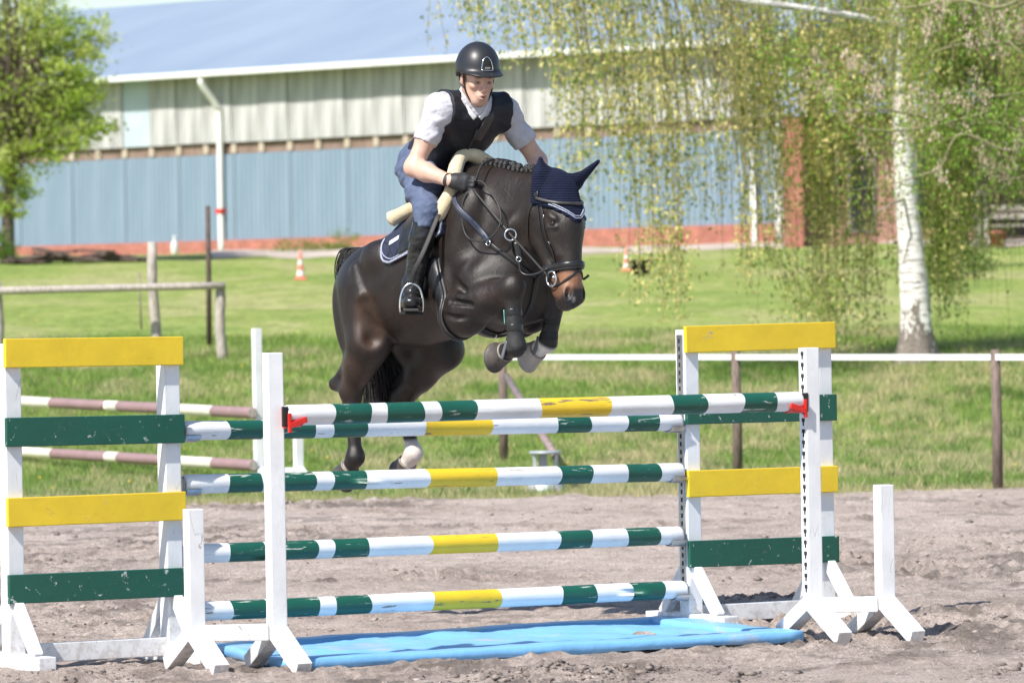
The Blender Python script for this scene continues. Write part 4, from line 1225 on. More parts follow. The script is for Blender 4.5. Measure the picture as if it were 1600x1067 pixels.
bushy('dark_tree', yb, [tuple(G(1660, yt)), yp(1655, 250), yp(1640, 150)], .16,
      [(yp(1560, 170), (70 * s9, 1.0, 60 * s9)), (yp(1500, 200), (45 * s9, .9, 60 * s9)), (yp(1620, 130), (80 * s9, 1.0, 90 * s9)), (yp(1490, 320), (38 * s9, .8, 60 * s9)), (yp(1570, 95), (70 * s9, 1.0, 45 * s9)), (yp(1600, 225), (60 * s9, .8, 35 * s9))],
      16000, .085, [(.09, .17, .03), (.13, .22, .045), (.20, .30, .06)], 'darker green tree in front of the stable at the right edge', 'tree', nclump=70)
gb = hit(1480, 440)
bushy('shrub', gb, None, 0, [((gb.x, gb.y, gb.z + .35), (.55, .5, .4)), ((gb.x + .5, gb.y + .3, gb.z + .25), (.4, .4, .3))], 1500, .055, [(.10, .18, .035), (.16, .25, .05)], 'dark green shrub just right of the birch trunk', 'shrub', nclump=22)
# ================================================================== smooth-blended solids for horse and rider
# local frame: x = forward along the horse, y = to the horse's left, z = up (metres above ground); r = -y is the side we see
class Prim:
    def __init__(s, f, lo, hi, k, sub=False): s.f, s.lo, s.hi, s.k, s.sub = f, np.array(lo), np.array(hi), k, sub
def L3(p): return np.array([p[0], -p[1], p[2]], float)          # (a, r, z) -> local x, y, z
def seg(a, b, ra, rb, k=.04, flat=1.0, n=(0, 1, 0), sub=False, raw=False):
    """rounded cone from a to b; flat < 1 squeezes it along n"""
    a = np.array(a, float) if raw else L3(a); b = np.array(b, float) if raw else L3(b)
    n = np.array(n, float); n /= np.linalg.norm(n)
    an, bn = np.dot(a, n), np.dot(b, n)
    def f(X, Y, Z):
        if flat != 1.0:
            ba = b - a; L2 = ba @ ba
            t = np.clip(((X - a[0]) * ba[0] + (Y - a[1]) * ba[1] + (Z - a[2]) * ba[2]) / L2, 0, 1)
            dx, dy, dz = X - a[0] - t * ba[0], Y - a[1] - t * ba[1], Z - a[2] - t * ba[2]
            dn = dx * n[0] + dy * n[1] + dz * n[2]
            g = dn * (1 / flat - 1)
            dx, dy, dz = dx + g * n[0], dy + g * n[1], dz + g * n[2]
            q = np.sqrt(dx * dx + dy * dy + dz * dz)
            r = ra + (rb - ra) * t
            w = np.clip(np.abs(dn) / flat / (q + 1e-6), 0, 1)
            return (q - r) * (1 - w * (1 - flat))
        ba = b - a; L2 = ba @ ba
        t = np.clip(((X - a[0]) * ba[0] + (Y - a[1]) * ba[1] + (Z - a[2]) * ba[2]) / L2, 0, 1)
        dx, dy, dz = X - a[0] - t * ba[0], Y - a[1] - t * ba[1], Z - a[2] - t * ba[2]
        return np.sqrt(dx * dx + dy * dy + dz * dz) - (ra + (rb - ra) * t)
    R = max(ra, rb)
    return Prim(f, np.minimum(a, b) - R, np.maximum(a, b) + R, k, sub)
def ell(c, rad, k=.05, tilt=0.0, yaw=0.0, roll=0.0, sub=False, raw=False):
    """ellipsoid; tilt raises its front, yaw turns it to the left, roll about its long axis"""
    c = np.array(c, float) if raw else L3(c)
    rad = np.array(rad, float)
    Rm = np.array(Matrix.Rotation(yaw, 3, 'Z') @ Matrix.Rotation(-tilt, 3, 'Y') @ Matrix.Rotation(roll, 3, 'X'))
    def f(X, Y, Z):
        dx, dy, dz = X - c[0], Y - c[1], Z - c[2]
        q = [(Rm[0, i] * dx + Rm[1, i] * dy + Rm[2, i] * dz) for i in range(3)]
        k0 = np.sqrt((q[0] / rad[0]) ** 2 + (q[1] / rad[1]) ** 2 + (q[2] / rad[2]) ** 2)
        k1 = np.sqrt((q[0] / rad[0] ** 2) ** 2 + (q[1] / rad[1] ** 2) ** 2 + (q[2] / rad[2] ** 2) ** 2)
        return k0 * (k0 - 1) / (k1 + 1e-9)
    R = rad.max()
    ext = np.sqrt((Rm ** 2) @ (rad ** 2))
    return Prim(f, c - ext, c + ext, k, sub)
def field(prims, h, lo=None, hi=None, pad=.03):
    if lo is None:
        add = [p for p in prims if not p.sub]
        lo = np.min([p.lo for p in add], 0) - pad; hi = np.max([p.hi for p in add], 0) + pad
    lo = np.array(lo, float); hi = np.array(hi, float)
    ax = [np.arange(lo[i], hi[i] + h, h, dtype=np.float32) for i in range(3)]
    d = np.full([len(a) for a in ax], .22, np.float32)
    for p in prims:
        m = .075 + p.k
        sl = []
        for i in range(3):
            i0 = max(0, int((p.lo[i] - m - lo[i]) / h)); i1 = min(len(ax[i]), int((p.hi[i] + m - lo[i]) / h) + 2)
            sl.append(slice(i0, i1))
        if any(s.start >= s.stop for s in sl): continue
        v = p.f(ax[0][sl[0]][:, None, None], ax[1][sl[1]][None, :, None], ax[2][sl[2]][None, None, :]).astype(np.float32)
        o = d[tuple(sl)]; k = p.k
        if p.sub:
            v = -v; hh = np.maximum(k - np.abs(o - v), 0) / k; d[tuple(sl)] = np.maximum(o, v) + hh * hh * k * .25
        else:
            hh = np.maximum(k - np.abs(o - v), 0) / k; d[tuple(sl)] = np.minimum(o, v) - hh * hh * k * .25
    return d, ax
def nets(d, ax, relax=2):
    """surface nets: quads around the zero level of d"""
    s = d < 0
    nx, ny, nz = d.shape
    cnt = np.zeros((nx - 1, ny - 1, nz - 1), np.int8)
    corners = [(i, j, k) for i in (0, 1) for j in (0, 1) for k in (0, 1)]
    for i, j, k in corners: cnt += s[i:nx - 1 + i, j:ny - 1 + j, k:nz - 1 + k]
    act = (cnt > 0) & (cnt < 8)
    I = np.argwhere(act)
    idx = np.full(act.shape, -1, np.int64); idx[act] = np.arange(len(I))
    acc = np.zeros((len(I), 3)); num = np.zeros(len(I))
    vals = {c: d[I[:, 0] + c[0], I[:, 1] + c[1], I[:, 2] + c[2]].astype(np.float64) for c in corners}
    for c in corners:
        for a in range(3):
            if c[a] == 0:
                e = list(c); e[a] = 1; e = tuple(e)
                v0, v1 = vals[c], vals[e]
                x = (v0 < 0) != (v1 < 0)
                t = np.where(x, v0 / np.where(x, v0 - v1, 1), 0)
                p = np.tile(np.array(c, float), (len(I), 1)); p[:, a] += t
                acc[x] += p[x]; num[x] += 1
    V = I + acc / num[:, None]
    h = float(ax[0][1] - ax[0][0])
    V = V * h + np.array([ax[0][0], ax[1][0], ax[2][0]])
    F = []
    for a in range(3):
        b, c = (a + 1) % 3, (a + 2) % 3
        sl0 = [slice(None)] * 3; sl1 = [slice(None)] * 3
        sl0[a] = slice(0, -1); sl1[a] = slice(1, None)
        s0, s1 = s[tuple(sl0)], s[tuple(sl1)]
        E = np.argwhere(s0 != s1)
        ok = (E[:, b] > 0) & (E[:, c] > 0) & (E[:, b] < d.shape[b] - 1) & (E[:, c] < d.shape[c] - 1)
        E = E[ok]
        fl = s0[E[:, 0], E[:, 1], E[:, 2]]
        q = []
        for ob, oc in ((1, 1), (0, 1), (0, 0), (1, 0)):
            t = E.copy(); t[:, b] -= ob; t[:, c] -= oc
            q.append(idx[t[:, 0], t[:, 1], t[:, 2]])
        q = np.stack(q, 1)
        q[~fl] = q[~fl][:, ::-1]
        F.append(q)
    F = np.concatenate(F)
    F = F[(F >= 0).all(1)]
    for _ in range(relax):
        S = np.zeros_like(V); W = np.zeros(len(V))
        for i in range(4):
            np.add.at(S, F[:, i], V[F[:, (i + 1) % 4]]); np.add.at(W, F[:, i], 1)
            np.add.at(S, F[:, (i + 1) % 4], V[F[:, i]]); np.add.at(W, F[:, (i + 1) % 4], 1)
        V = V * .5 + .5 * S / np.maximum(W, 1)[:, None]
    return V, F
def solid(prims, h, off=0.0, mask=None, lo=None, hi=None, relax=2, shell=0.0):
    d, ax = field(prims, h, lo, hi, .03 + off)
    d = d - off
    if shell: d = np.maximum(d, -(d + shell))
    if mask is not None:
        d = np.maximum(d, mask(ax[0][:, None, None], ax[1][None, :, None], ax[2][None, None, :]))
    return nets(d, ax, relax)
def bvh_of(V, F): return BVHTree.FromPolygons([tuple(v) for v in V], [tuple(int(i) for i in f) for f in F])
def snap(bvh, p, off=0.0):
    loc, nor, i, dist = bvh.find_nearest(Vector(p))
    return np.array(loc + nor * off), np.array(nor)
def ribbon(name, pts, w, th, mat, parent, bvh=None, off=.003, n=6, normals=None, round_=False, closed=False):
    """strap of width w and thickness th along pts, lying on the body when bvh is given"""
    q = catmull(pts, n)
    if closed: q = catmull(list(pts) + [pts[0]], n)[:-1]
    P_, N_ = [], []
    for i, p in enumerate(q):
        if bvh is not None:
            a, nr = snap(bvh, p, off)
            P_.append(a); N_.append(nr)
        else:
            P_.append(np.array(p)); N_.append(np.array(normals[min(len(normals) - 1, int(i / max(1, len(q) - 1) * (len(normals) - 1) + .5))] if normals is not None else (0, 0, 1), float))
    P_ = np.array(P_); N_ = np.array(N_)
    for _ in range(2):
        if closed: P_ = (np.roll(P_, 1, 0) + 2 * P_ + np.roll(P_, -1, 0)) / 4; N_ = (np.roll(N_, 1, 0) + 2 * N_ + np.roll(N_, -1, 0)) / 4
        else: P_[1:-1] = (P_[:-2] + 2 * P_[1:-1] + P_[2:]) / 4; N_[1:-1] = (N_[:-2] + 2 * N_[1:-1] + N_[2:]) / 4
    N_ /= np.linalg.norm(N_, axis=1, keepdims=True) + 1e-9
    T = (np.roll(P_, -1, 0) - np.roll(P_, 1, 0)) if closed else np.gradient(P_, axis=0)
    T /= np.linalg.norm(T, axis=1, keepdims=True) + 1e-9
    S = np.cross(T, N_); S /= np.linalg.norm(S, axis=1, keepdims=True) + 1e-9
    sec = [(-.5, -.5), (-.5, .15), (-.36, .5), (.36, .5), (.5, .15), (.5, -.5)] if not round_ else [(-.5, -.5), (-.5, .05), (-.38, .36), (-.15, .5), (.15, .5), (.38, .36), (.5, .05), (.5, -.5)]
    V, F = [], []; m = len(sec); L = len(P_)
    for i in range(L):
        for a, b in sec: V.append(P_[i] + S[i] * a * w + N_[i] * (b + .5) * th)
    for i in range(L if closed else L - 1):
        for j in range(m): F.append((i * m + j, i * m + (j + 1) % m, ((i + 1) % L) * m + (j + 1) % m, ((i + 1) % L) * m + j))
    if not closed: F.append(tuple(range(m))[::-1]); F.append(tuple((L - 1) * m + j for j in range(m)))
    return link(name, poly_mesh(name, V, F), mat, parent)
def ring(name, c, nrm, R, r, mat, parent, n=28, m=8, sx=1.0):
    c = np.array(c, float); nrm = np.array(nrm, float); nrm /= np.linalg.norm(nrm)
    a = np.cross(nrm, [0, 0, 1.0]); a /= np.linalg.norm(a); b = np.cross(nrm, a)
    V, F = [], []
    for i in range(n):
        t = 2 * math.pi * i / n; e = a * math.cos(t) * sx + b * math.sin(t)
        for j in range(m):
            s = 2 * math.pi * j / m; V.append(c + e * (R + r * math.cos(s)) + nrm * r * math.sin(s))
    for i in range(n):
        for j in range(m): F.append((i * m + j, ((i + 1) % n) * m + j, ((i + 1) % n) * m + (j + 1) % m, i * m + (j + 1) % m))
    return link(name, poly_mesh(name, V, F), mat, parent)
def ball(name, c, r, mat, parent, seg_=16):
    bm = bmesh.new(); bmesh.ops.create_uvsphere(bm, u_segments=seg_, v_segments=seg_ // 2, radius=1)
    R = np.broadcast_to(np.array(r, float), (3,))
    for v in bm.verts: v.co = Vector((v.co.x * R[0] + c[0], v.co.y * R[1] + c[1], v.co.z * R[2] + c[2]))
    return link(name, bm_mesh(name, bm, True), mat, parent)
# ================================================================== HORSE
HY = 25.6
_b = P(755, 480, HY)
_ex = Vector((.6 * cs, -.8, -.6 * sn)); _ey = Vector((.8 * cs, .6, -.8 * sn)); _ez = Vector((sn, 0, cs))
HM = Matrix(((_ex.x, _ey.x, _ez.x, _b.x - 1.6 * _ez.x), (_ex.y, _ey.y, _ez.y, _b.y - 1.6 * _ez.y), (_ex.z, _ey.z, _ez.z, _b.z - 1.6 * _ez.z), (0, 0, 0, 1)))
T20 = math.radians(19)
trunk_p, neck_p, head_p, legs_p = [], [], [], []
tr = trunk_p.append
tr(ell((-.36, 0, 1.765), (.60, .288, .325), .06, T20))                 # barrel
tr(ell((.05, 0, 1.85), (.39, .228, .37), .12, math.radians(30)))       # chest
tr(ell((.18, 0, 1.74), (.24, .19, .235), .10, math.radians(20)))        # breast
tr(ell((-.70, 0, 1.725), (.34, .255, .225), .09, math.radians(12)))      # loins
tr(seg((-.05, 0, 2.19), (-.50, 0, 2.03), .07, .06, .10))               # spine
tr(ell((.0, 0, 2.17), (.20, .07, .10), .10, math.radians(14)))         # withers
for s in (1, -1):
    tr(ell((-.79, s * .115, 1.67), (.25, .155, .235), .07, math.radians(-12)))     # croup
    tr(ell((-.845, s * .155, 1.53), (.165, .115, .27), .06, math.radians(14)))      # thigh
    tr(ell((-.745, s * .175, 1.56), (.125, .085, .22), .05, math.radians(4)))      # front of thigh
    tr(ell((.04, s * .19, 1.92), (.135, .085, .31), .05, math.radians(-28)))      # shoulder blade
    tr(ell((.20, s * .175, 1.73), (.15, .105, .15), .045, math.radians(10)))        # point of shoulder
    tr(ell((.30, s * .09, 1.70), (.10, .10, .17), .06))                           # pectorals
    tr(ell((-.05, s * .205, 1.70), (.15, .095, .15), .05, math.radians(0)))         # triceps
    tr(ell((-.58, s * .24, 1.86), (.10, .06, .07), .08))                          # point of hip
tr(ell((-.98, 0, 1.79), (.11, .075, .085), .07))
for s in (1, -1):
    tr(seg((-.735, s * .262, 1.80), (-.655, s * .277, 1.66), .022, .022, .035)); tr(seg((-.655, s * .277, 1.66), (-.61, s * .245, 1.52), .022, .016, .035))                          # dock
nk = neck_p.append
nk(seg((.03, 0, 2.0), (.52, 0, 2.09), .265, .150, .12, .55))
nk(seg((.10, 0, 2.17), (.55, 0, 2.17), .085, .075, .10, .75))           # crest
nk(seg((.22, 0, 1.86), (.50, 0, 1.98), .14, .10, .10, .7))              # underside
for s in (1, -1): nk(seg((.16, s * .15, 1.86), (.52, s * .075, 2.07), .07, .04, .06))   # brachiocephalic muscle
hd = head_p.append
hd(seg((.600, 0, 2.135), (.655, 0, 1.99), .098, .106, .06, .86))
hd(seg((.660, 0, 2.0), (.705, 0, 1.71), .098, .060, .05, .82))
hd(seg((.70, 0, 2.02), (.735, 0, 1.74), .045, .034, .05, .9))           # nose bone
for s in (1, -1):
    hd(ell((.575, s * .050, 1.985), (.095, .042, .125), .035, math.radians(8)))      # cheek
    hd(seg((.565, s * .055, 1.90), (.655, s * .03, 1.68), .032, .030, .05))          # jaw bar
    hd(seg((.655, s * .078, 2.015), (.70, s * .055, 1.86), .022, .016, .03))         # facial crest
    hd(ell((.685, s * .088, 2.045), (.040, .024, .016), .02, math.radians(-30))); hd(seg((.660, s * .096, 1.988), (.715, s * .086, 1.992), .011, .009, .012)); hd(seg((.655, s * .096, 2.022), (.712, s * .090, 2.030), .012, .010, .010))     # brow, lower lid
    hd(ell((.742, s * .038, 1.668), (.030, .026, .040), .03, math.radians(10)))      # nostril wing
hd(ell((.710, 0, 1.652), (.062, .060, .062), .04))                      # muzzle
hd(ell((.668, 0, 1.618), (.042, .040, .034), .03))                      # lower lip
for s in (1, -1):
    hd(ell((.772, s * .047, 1.668), (.030, .015, .032), .010, math.radians(20), sub=True))
    hd(ell((.722, s * .112, 2.012), (.020, .014, .014), .012, sub=True))
hd(seg((.66, .055, 1.640), (.755, .0, 1.626), .006, .006, .008, sub=True)); hd(seg((.66, -.055, 1.640), (.755, .0, 1.626), .006, .006, .008, sub=True))   # mouth
# ears (they carry the bonnet)
hd(seg((.575, .078, 2.185), (.575, .086, 2.245), .027, .029, .008, .5, (.8, .6, 0)))
hd(seg((.575, .086, 2.245), (.565, .070, 2.325), .029, .004, .008, .5, (.8, .6, 0)))
hd(seg((.585, -.078, 2.185), (.60, -.135, 2.222), .027, .034, .012, .55, (.8, .5, -.3)))
hd(seg((.60, -.135, 2.222), (.60, -.262, 2.318), .034, .004, .012, .55, (.8, .5, -.3)))
lg = legs_p.append
def fore(s, elbow, knee, fet, hoof):
    e, kn, ft, hf = [np.array((p[0], p[1] * s, p[2])) for p in (elbow, knee, fet, hoof)]
    lg(ell(e + np.array((.02, s * .01, -.005)), (.15, .105, .13), .025, math.radians(15))); lg(seg(e + (kn - e) * .15, e + (kn - e) * .5, .115, .088, .03)); lg(seg(e + (kn - e) * .45, kn, .088, .058, .035)); lg(seg(e + np.array((.1, s * .075, .05)), e + (kn - e) * .75 + np.array((0, s * .03, .02)), .035, .02, .03))
    lg(ell(kn, (.062, .055, .062), .03)); 
    lg(ell(kn + np.array((.02, 0, .012)), (.045, .045, .05), .03))
    lg(seg(kn, kn + (ft - kn) * .35, .050, .036, .03)); lg(seg(kn + (ft - kn) * .3, ft, .036, .036, .03))
    lg(ell(ft, (.050, .044, .048), .025)); lg(seg(ft, ft + (hf - ft) * .62, .042, .042, .025))
fR = ((.12, .205, 1.585), (.500, .195, 1.695), (.525, .190, 1.405), (.385, .195, 1.360))
fL = ((.13, .165, 1.60), (.395, .170, 1.675), (.315, .165, 1.425), (.185, .160, 1.360))
fore(1, *fR); fore(-1, *fL)
def hind(s, stifle, hock, fet, hoof, tub):
    st_, hk, ft, hf, tb = [np.array((p[0], p[1] * s, p[2])) for p in (stifle, hock, fet, hoof, tub)]
    hip = np.array((-.78, s * .15, 1.68))
    lg(seg(hip, st_, .145, .095, .06)); lg(ell(st_ + np.array((.02, 0, .0)), (.078, .068, .085), .05))
    lg(seg(st_, st_ + (hk - st_) * .55, .105, .074, .05)); lg(seg(st_ + (hk - st_) * .5, hk, .074, .054, .035))
    lg(seg(st_ + (hk - st_) * .35 + np.array((-.06, 0, .0)), tb, .05, .026, .04))     # Achilles tendon
    lg(ell(hk, (.058, .048, .07), .03)); lg(seg(hk, tb, .042, .030, .03))
    lg(seg(hk, hk + (ft - hk) * .3, .050, .038, .03)); lg(seg(hk + (ft - hk) * .25, ft, .038, .034, .03))
    lg(ell(ft, (.048, .043, .05), .025)); lg(seg(ft, ft + (hf - ft) * .6, .042, .042, .025))
bR_ = ((-.725, .185, 1.43), (-.90, .175, 1.175), (-.868, .170, .835), (-.955, .168, .745), (-1.035, .178, 1.205))
bL_ = ((-.60, .185, 1.385), (-.93, .165, 1.125), (-.825, .165, .850), (-.915, .165, .765), (-1.045, .165, 1.165))
hind(1, *bR_); hind(-1, *bL_)
allp = trunk_p + neck_p + head_p + legs_p
# hollows: flank, girth groove, between neck and shoulder, jowl
cuts = []
for s in (1, -1):
    cuts.append(ell((-.50, s * .36, 1.56), (.05, .05, .16), .09, math.radians(-30), sub=True))
    cuts.append(seg((-.02, s * .31, 1.84), (.02, s * .33, 1.60), .03, .03, .05, sub=True))
    cuts.append(seg((.10, s * .295, 1.75), (.26, s * .27, 1.655), .022, .018, .02, sub=True))
    cuts.append(seg((.16, s * .325, 1.63), (.30, s * .285, 1.615), .016, .012, .014, sub=True)); cuts.append(seg((.10, s * .325, 1.56), (.25, s * .295, 1.545), .016, .012, .014, sub=True))
    cuts.append(seg((-.60, s * .30, 1.60), (-.62, s * .24, 1.44), .03, .035, .05, sub=True))
    cuts.append(seg((-.92, s * .30, 1.66), (-.87, s * .285, 1.40), .025, .025, .06, sub=True))
    cuts.append(seg((.50, s * .17, 2.13), (.47, s * .16, 1.90), .03, .035, .05, sub=True))
    cuts.append(ell((.30, s * .26, 2.0), (.05, .06, .16), .10, math.radians(-30), sub=True))
hb_V, hb_F = solid(allp + cuts, .0068, lo=(-1.16, -.44, .72), hi=(.84, .44, 2.40), relax=1)
HB = bvh_of(hb_V, hb_F)
_hv, _hf = solid(head_p, .008, lo=(.44, -.16, 1.55), hi=(.84, .16, 2.3))
HDB = bvh_of(_hv, _hf)
def horse_colors(V):
    x, y, z = V[:, 0], V[:, 1], V[:, 2]; r = -y
    c = np.tile(np.array([.0150, .0098, .0078]), (len(V), 1))
    nz = fbm(x * 6 + 5, z * 6 + y * 5, 3, 44)
    c *= (.8 + .45 * nz)[:, None]
    def blend(mask, col):
        nonlocal c
        m = np.clip(mask, 0, 1)[:, None]; c = c * (1 - m) + np.array(col) * m
    def blob(cx, cr, cz, R, p=1.4): return np.clip(1.6 * (1 - (((x - cx) / R[0]) ** 2 + ((r - cr) / R[1]) ** 2 + ((z - cz) / R[2]) ** 2)), 0, 1)
    for s in (1, -1):
        blend(.36 * blob(-.635, s * .24, 1.53, (.10, .14, .19)), (.10, .052, .032))     # tan flank
        blend(.5 * blob(-.80, s * .26, 1.25, (.16, .14, .14)), (.055, .030, .020))
        blend(.55 * blob(.36, s * .17, 1.63, (.18, .15, .12)), (.045, .026, .020))
    blend(.95 * blob(.74, .0, 1.735, (.08, .12, .055)), (.27, .125, .065))               # brown muzzle
    blend(.6 * blob(.70, .05, 1.70, (.09, .06, .08)), (.24, .12, .07))
    blend(.95 * blob(.755, .0, 1.645, (.05, .10, .034)), (.020, .017, .017))             # dark nose
    blend(np.clip((1.645 - z) / .02, 0, 1) * (x > .55), (.030, .026, .025))
    blend(.7 * blob(.778, .022, 1.632, (.02, .012, .022)), (.5, .44, .42))              # white snip
    blend(.6 * blob(.69, .118, 2.01, (.03, .03, .022)), (.05, .03, .022))
    for q, s in ((fR, 1), (fL, -1), (bR_, 1), (bL_, -1)):
        pass
    # black lower legs, white pasterns
    low = np.clip((1.66 - z) / .06, 0, 1) * (x > .22); blend(.75 * low * (z < 1.66), (.013, .011, .011))
    hl = np.clip((1.06 - z) / .08, 0, 1) * (x < -.6); blend(.8 * hl, (.014, .011, .010))
    wl_ = blob(-.835, -.165, .845, (.12, .09, .082)) + blob(-.91, -.165, .77, (.09, .09, .08)); blend(np.clip(wl_ * 1.6, 0, 1), (.62, .55, .50))
    wr_ = blob(-.945, .168, .765, (.06, .08, .055)); blend(np.clip(wr_ * 1.6, 0, 1), (.58, .50, .45))
    wf_ = blob(.262, -.165, 1.395, (.10, .08, .062)); blend(np.clip(wf_ * 2.4, 0, 1), (.70, .65, .61))
    return np.clip(c, .004, .9)
def mat_coat():
    m, nt, b = new_mat('dark_bay_coat')
    at = N(nt, 'ShaderNodeAttribute', attribute_name='Col')
    vec = coords(nt, 'Object', (1, 1, 1))
    f = noise(nt, vec, 9, 6, .6, .3)
    hair = noise(nt, coords(nt, 'Object', (40, 40, 160)), 3, 4, .7)
    g = ramp(nt, f, [(.3, (.72,) * 3), (.7, (1.3,) * 3)])
    col = mix(nt, 1.0, at.outputs['Color'], g, 'MULTIPLY')
    col = mix(nt, 1.0, col, ramp(nt, hair, [(.3, (.8,) * 3), (.7, (1.25,) * 3)]), 'MULTIPLY')
    nt.links.new(col, b.inputs['Base Color'])
    b.inputs['Specular IOR Level'].default_value = .5
    rr = N(nt, 'ShaderNodeMapRange'); rr.inputs[3].default_value = .31; rr.inputs[4].default_value = .52
    nt.links.new(noise(nt, vec, 14, 5, .6), rr.inputs[0]); nt.links.new(rr.outputs[0], b.inputs['Roughness'])
    add = N(nt, 'ShaderNodeMath', operation='ADD'); nt.links.new(hair, add.inputs[0])
    ml = N(nt, 'ShaderNodeMath', operation='MULTIPLY'); nt.links.new(noise(nt, coords(nt, 'Object', (1.0, 1.0, .55)), 16, 4, .6, .8), ml.inputs[0]); ml.inputs[1].default_value = 1.3
    vn = N(nt, 'ShaderNodeMath', operation='SUBTRACT'); nt.links.new(noise(nt, coords(nt, 'Object', (1.0, 1.0, .7)), 4.2, 3, .5, 1.2), vn.inputs[0]); vn.inputs[1].default_value = .5
    va = N(nt, 'ShaderNodeMath', operation='ABSOLUTE'); nt.links.new(vn.outputs[0], va.inputs[0])
    vr = ramp(nt, va.outputs[0], [(.0, (1,) * 3), (.022, (0,) * 3)])
    v2 = N(nt, 'ShaderNodeMath', operation='MULTIPLY_ADD'); nt.links.new(vr, v2.inputs[0]); v2.inputs[1].default_value = .4; nt.links.new(ml.outputs[0], v2.inputs[2])
    nt.links.new(v2.outputs[0], add.inputs[1])
    bump(nt, b, add.outputs[0], .5, .0035)
    return m
M['coat'] = mat_coat()
horse = empty('horse', label='dark bay horse jumping the oxer with folded forelegs', cat='horse', matrix=HM)
link('body', np_mesh('horse_body', hb_V, hb_F, True, horse_colors(hb_V)), M['coat'], horse)
# eyes
M['eye'] = mat_noise('horse_eye', (.008, .005, .004), (.02, .012, .008), 30, .06, spec=.8)
for s in (1, -1): ball('eye', L3((.692, s * .0925, 2.008)), (.021, .014, .0145), M['eye'], horse)
# hooves
M['coronet'] = mat_noise('coronet_hair', (.20, .17, .15), (.32, .28, .25), 40, .8)
M['hoof'] = mat_noise('hoof_horn', (.035, .030, .027), (.095, .080, .072), 14, .5, .3, .003, 60)
M['hoof_pale'] = mat_noise('pale_hoof_horn', (.22, .19, .17), (.42, .38, .35), 14, .5, .3, .003, 60)
def hoof(ft, hf, s, mat='hoof'):
    f, h = L3((ft[0], ft[1] * s, ft[2])), L3((hf[0], hf[1] * s, hf[2]))
    d = (h - f); d /= np.linalg.norm(d)
    c0 = f + (h - f) * .55
    side = np.array([0, 1.0, 0]); side -= d * (side @ d); side /= np.linalg.norm(side); up = np.cross(d, side)
    V, F = [], []; n = 22
    prof = [(.0, .030), (.0, .045), (.010, .051), (.014, .049), (.085, .064), (.088, .067), (.098, .067), (.100, .058), (.094, .046), (.088, .001)]
    for x, r in prof:
        for j in range(n):
            a = 2 * math.pi * j / n
            V.append(c0 + d * (x + (.020 * math.sin(a) if x > .05 else .0)) + side * math.cos(a) * r * .98 + up * math.sin(a) * r * 1.08)
    for i in range(len(prof) - 1):
        for j in range(n): F.append((i * n + j, i * n + (j + 1) % n, (i + 1) * n + (j + 1) % n, (i + 1) * n + j))
    F = [t[::-1] for t in F]
    ho = link('hoof', poly_mesh('hoof', V, F), M[mat], horse)
    ring('horseshoe', c0 + d * .101, d, .055, .0065, M['galv'], ho)
    ring('coronet', c0 + d * .004, d, .046, .005, M['coronet'], ho)
hoof(fR[2], fR[3], 1); hoof(fL[2], fL[3], -1, 'hoof_pale'); hoof(bR_[2], bR_[3], 1); hoof(bL_[2], bL_[3], -1)
# plaited mane: a row of knots along the crest
M['mane'] = mat_noise('black_hair', (.008, .007, .007), (.024, .021, .021), 60, .5, 1.0, .010, 70)
crest_pts = []
for i in range(15):
    a = .0 + i * .037
    loc = None
    hit_ = HB.ray_cast(Vector((a, -.012, 2.6)), Vector((0, 0, -1)))
    z = hit_[0].z if hit_[0] else 2.26
    crest_pts.append((a, z))
for i, (a, z) in enumerate(crest_pts[1:], 1):
    kz = random.uniform(.8, 1.12)
    o = ball('mane_plait', (a + random.uniform(-.007, .007), -.014 + random.uniform(-.010, .008), z + .016 * kz), (.0165 * kz, .021 * kz, .022 * kz), M['mane'], horse, 14)
    o2 = ball('mane_tuft', (a, -.034, z + .001), (.013, .012, .017), M['mane'], horse, 10)
# tail: strands from the dock
def tail():
    paths = []
    for i in range(800):
        j = np.clip(RNG.normal(0, 1, 3), -1.7, 1.7) * np.array([.014, .018, .012]); k = np.clip(RNG.normal(0, 1, 3), -1.8, 1.8); e = RNG.uniform(.7, 1.12)
        pts = [L3((-1.02, 0, 1.815)) + j * .5, L3((-1.10, .0, 1.878)) + j * 1.2, L3((-1.15, .0, 1.850)) + j * 1.7, L3((-1.165, -.02, 1.74)) + j * 1.9 + k * .012,
               L3((-1.13, -.10, 1.5)) + j * 2.2 + k * .03, L3((-1.09, -.16, 1.32)) + j * 2.2 + k * .042, L3((-1.09, -.19, 1.32 - .28 * e)) + j * 1.8 + k * np.array([.06, .06, .03])]
        q = catmull(pts, 5)
        paths.append((q, np.interp(np.linspace(0, 1, len(q)), [0, .3, .8, 1], [.0045, .0040, .0028, .001])))
    o = merged_tubes('tail', paths, M['mane'], horse, 5); o['kind'] = 'stuff'
tail()

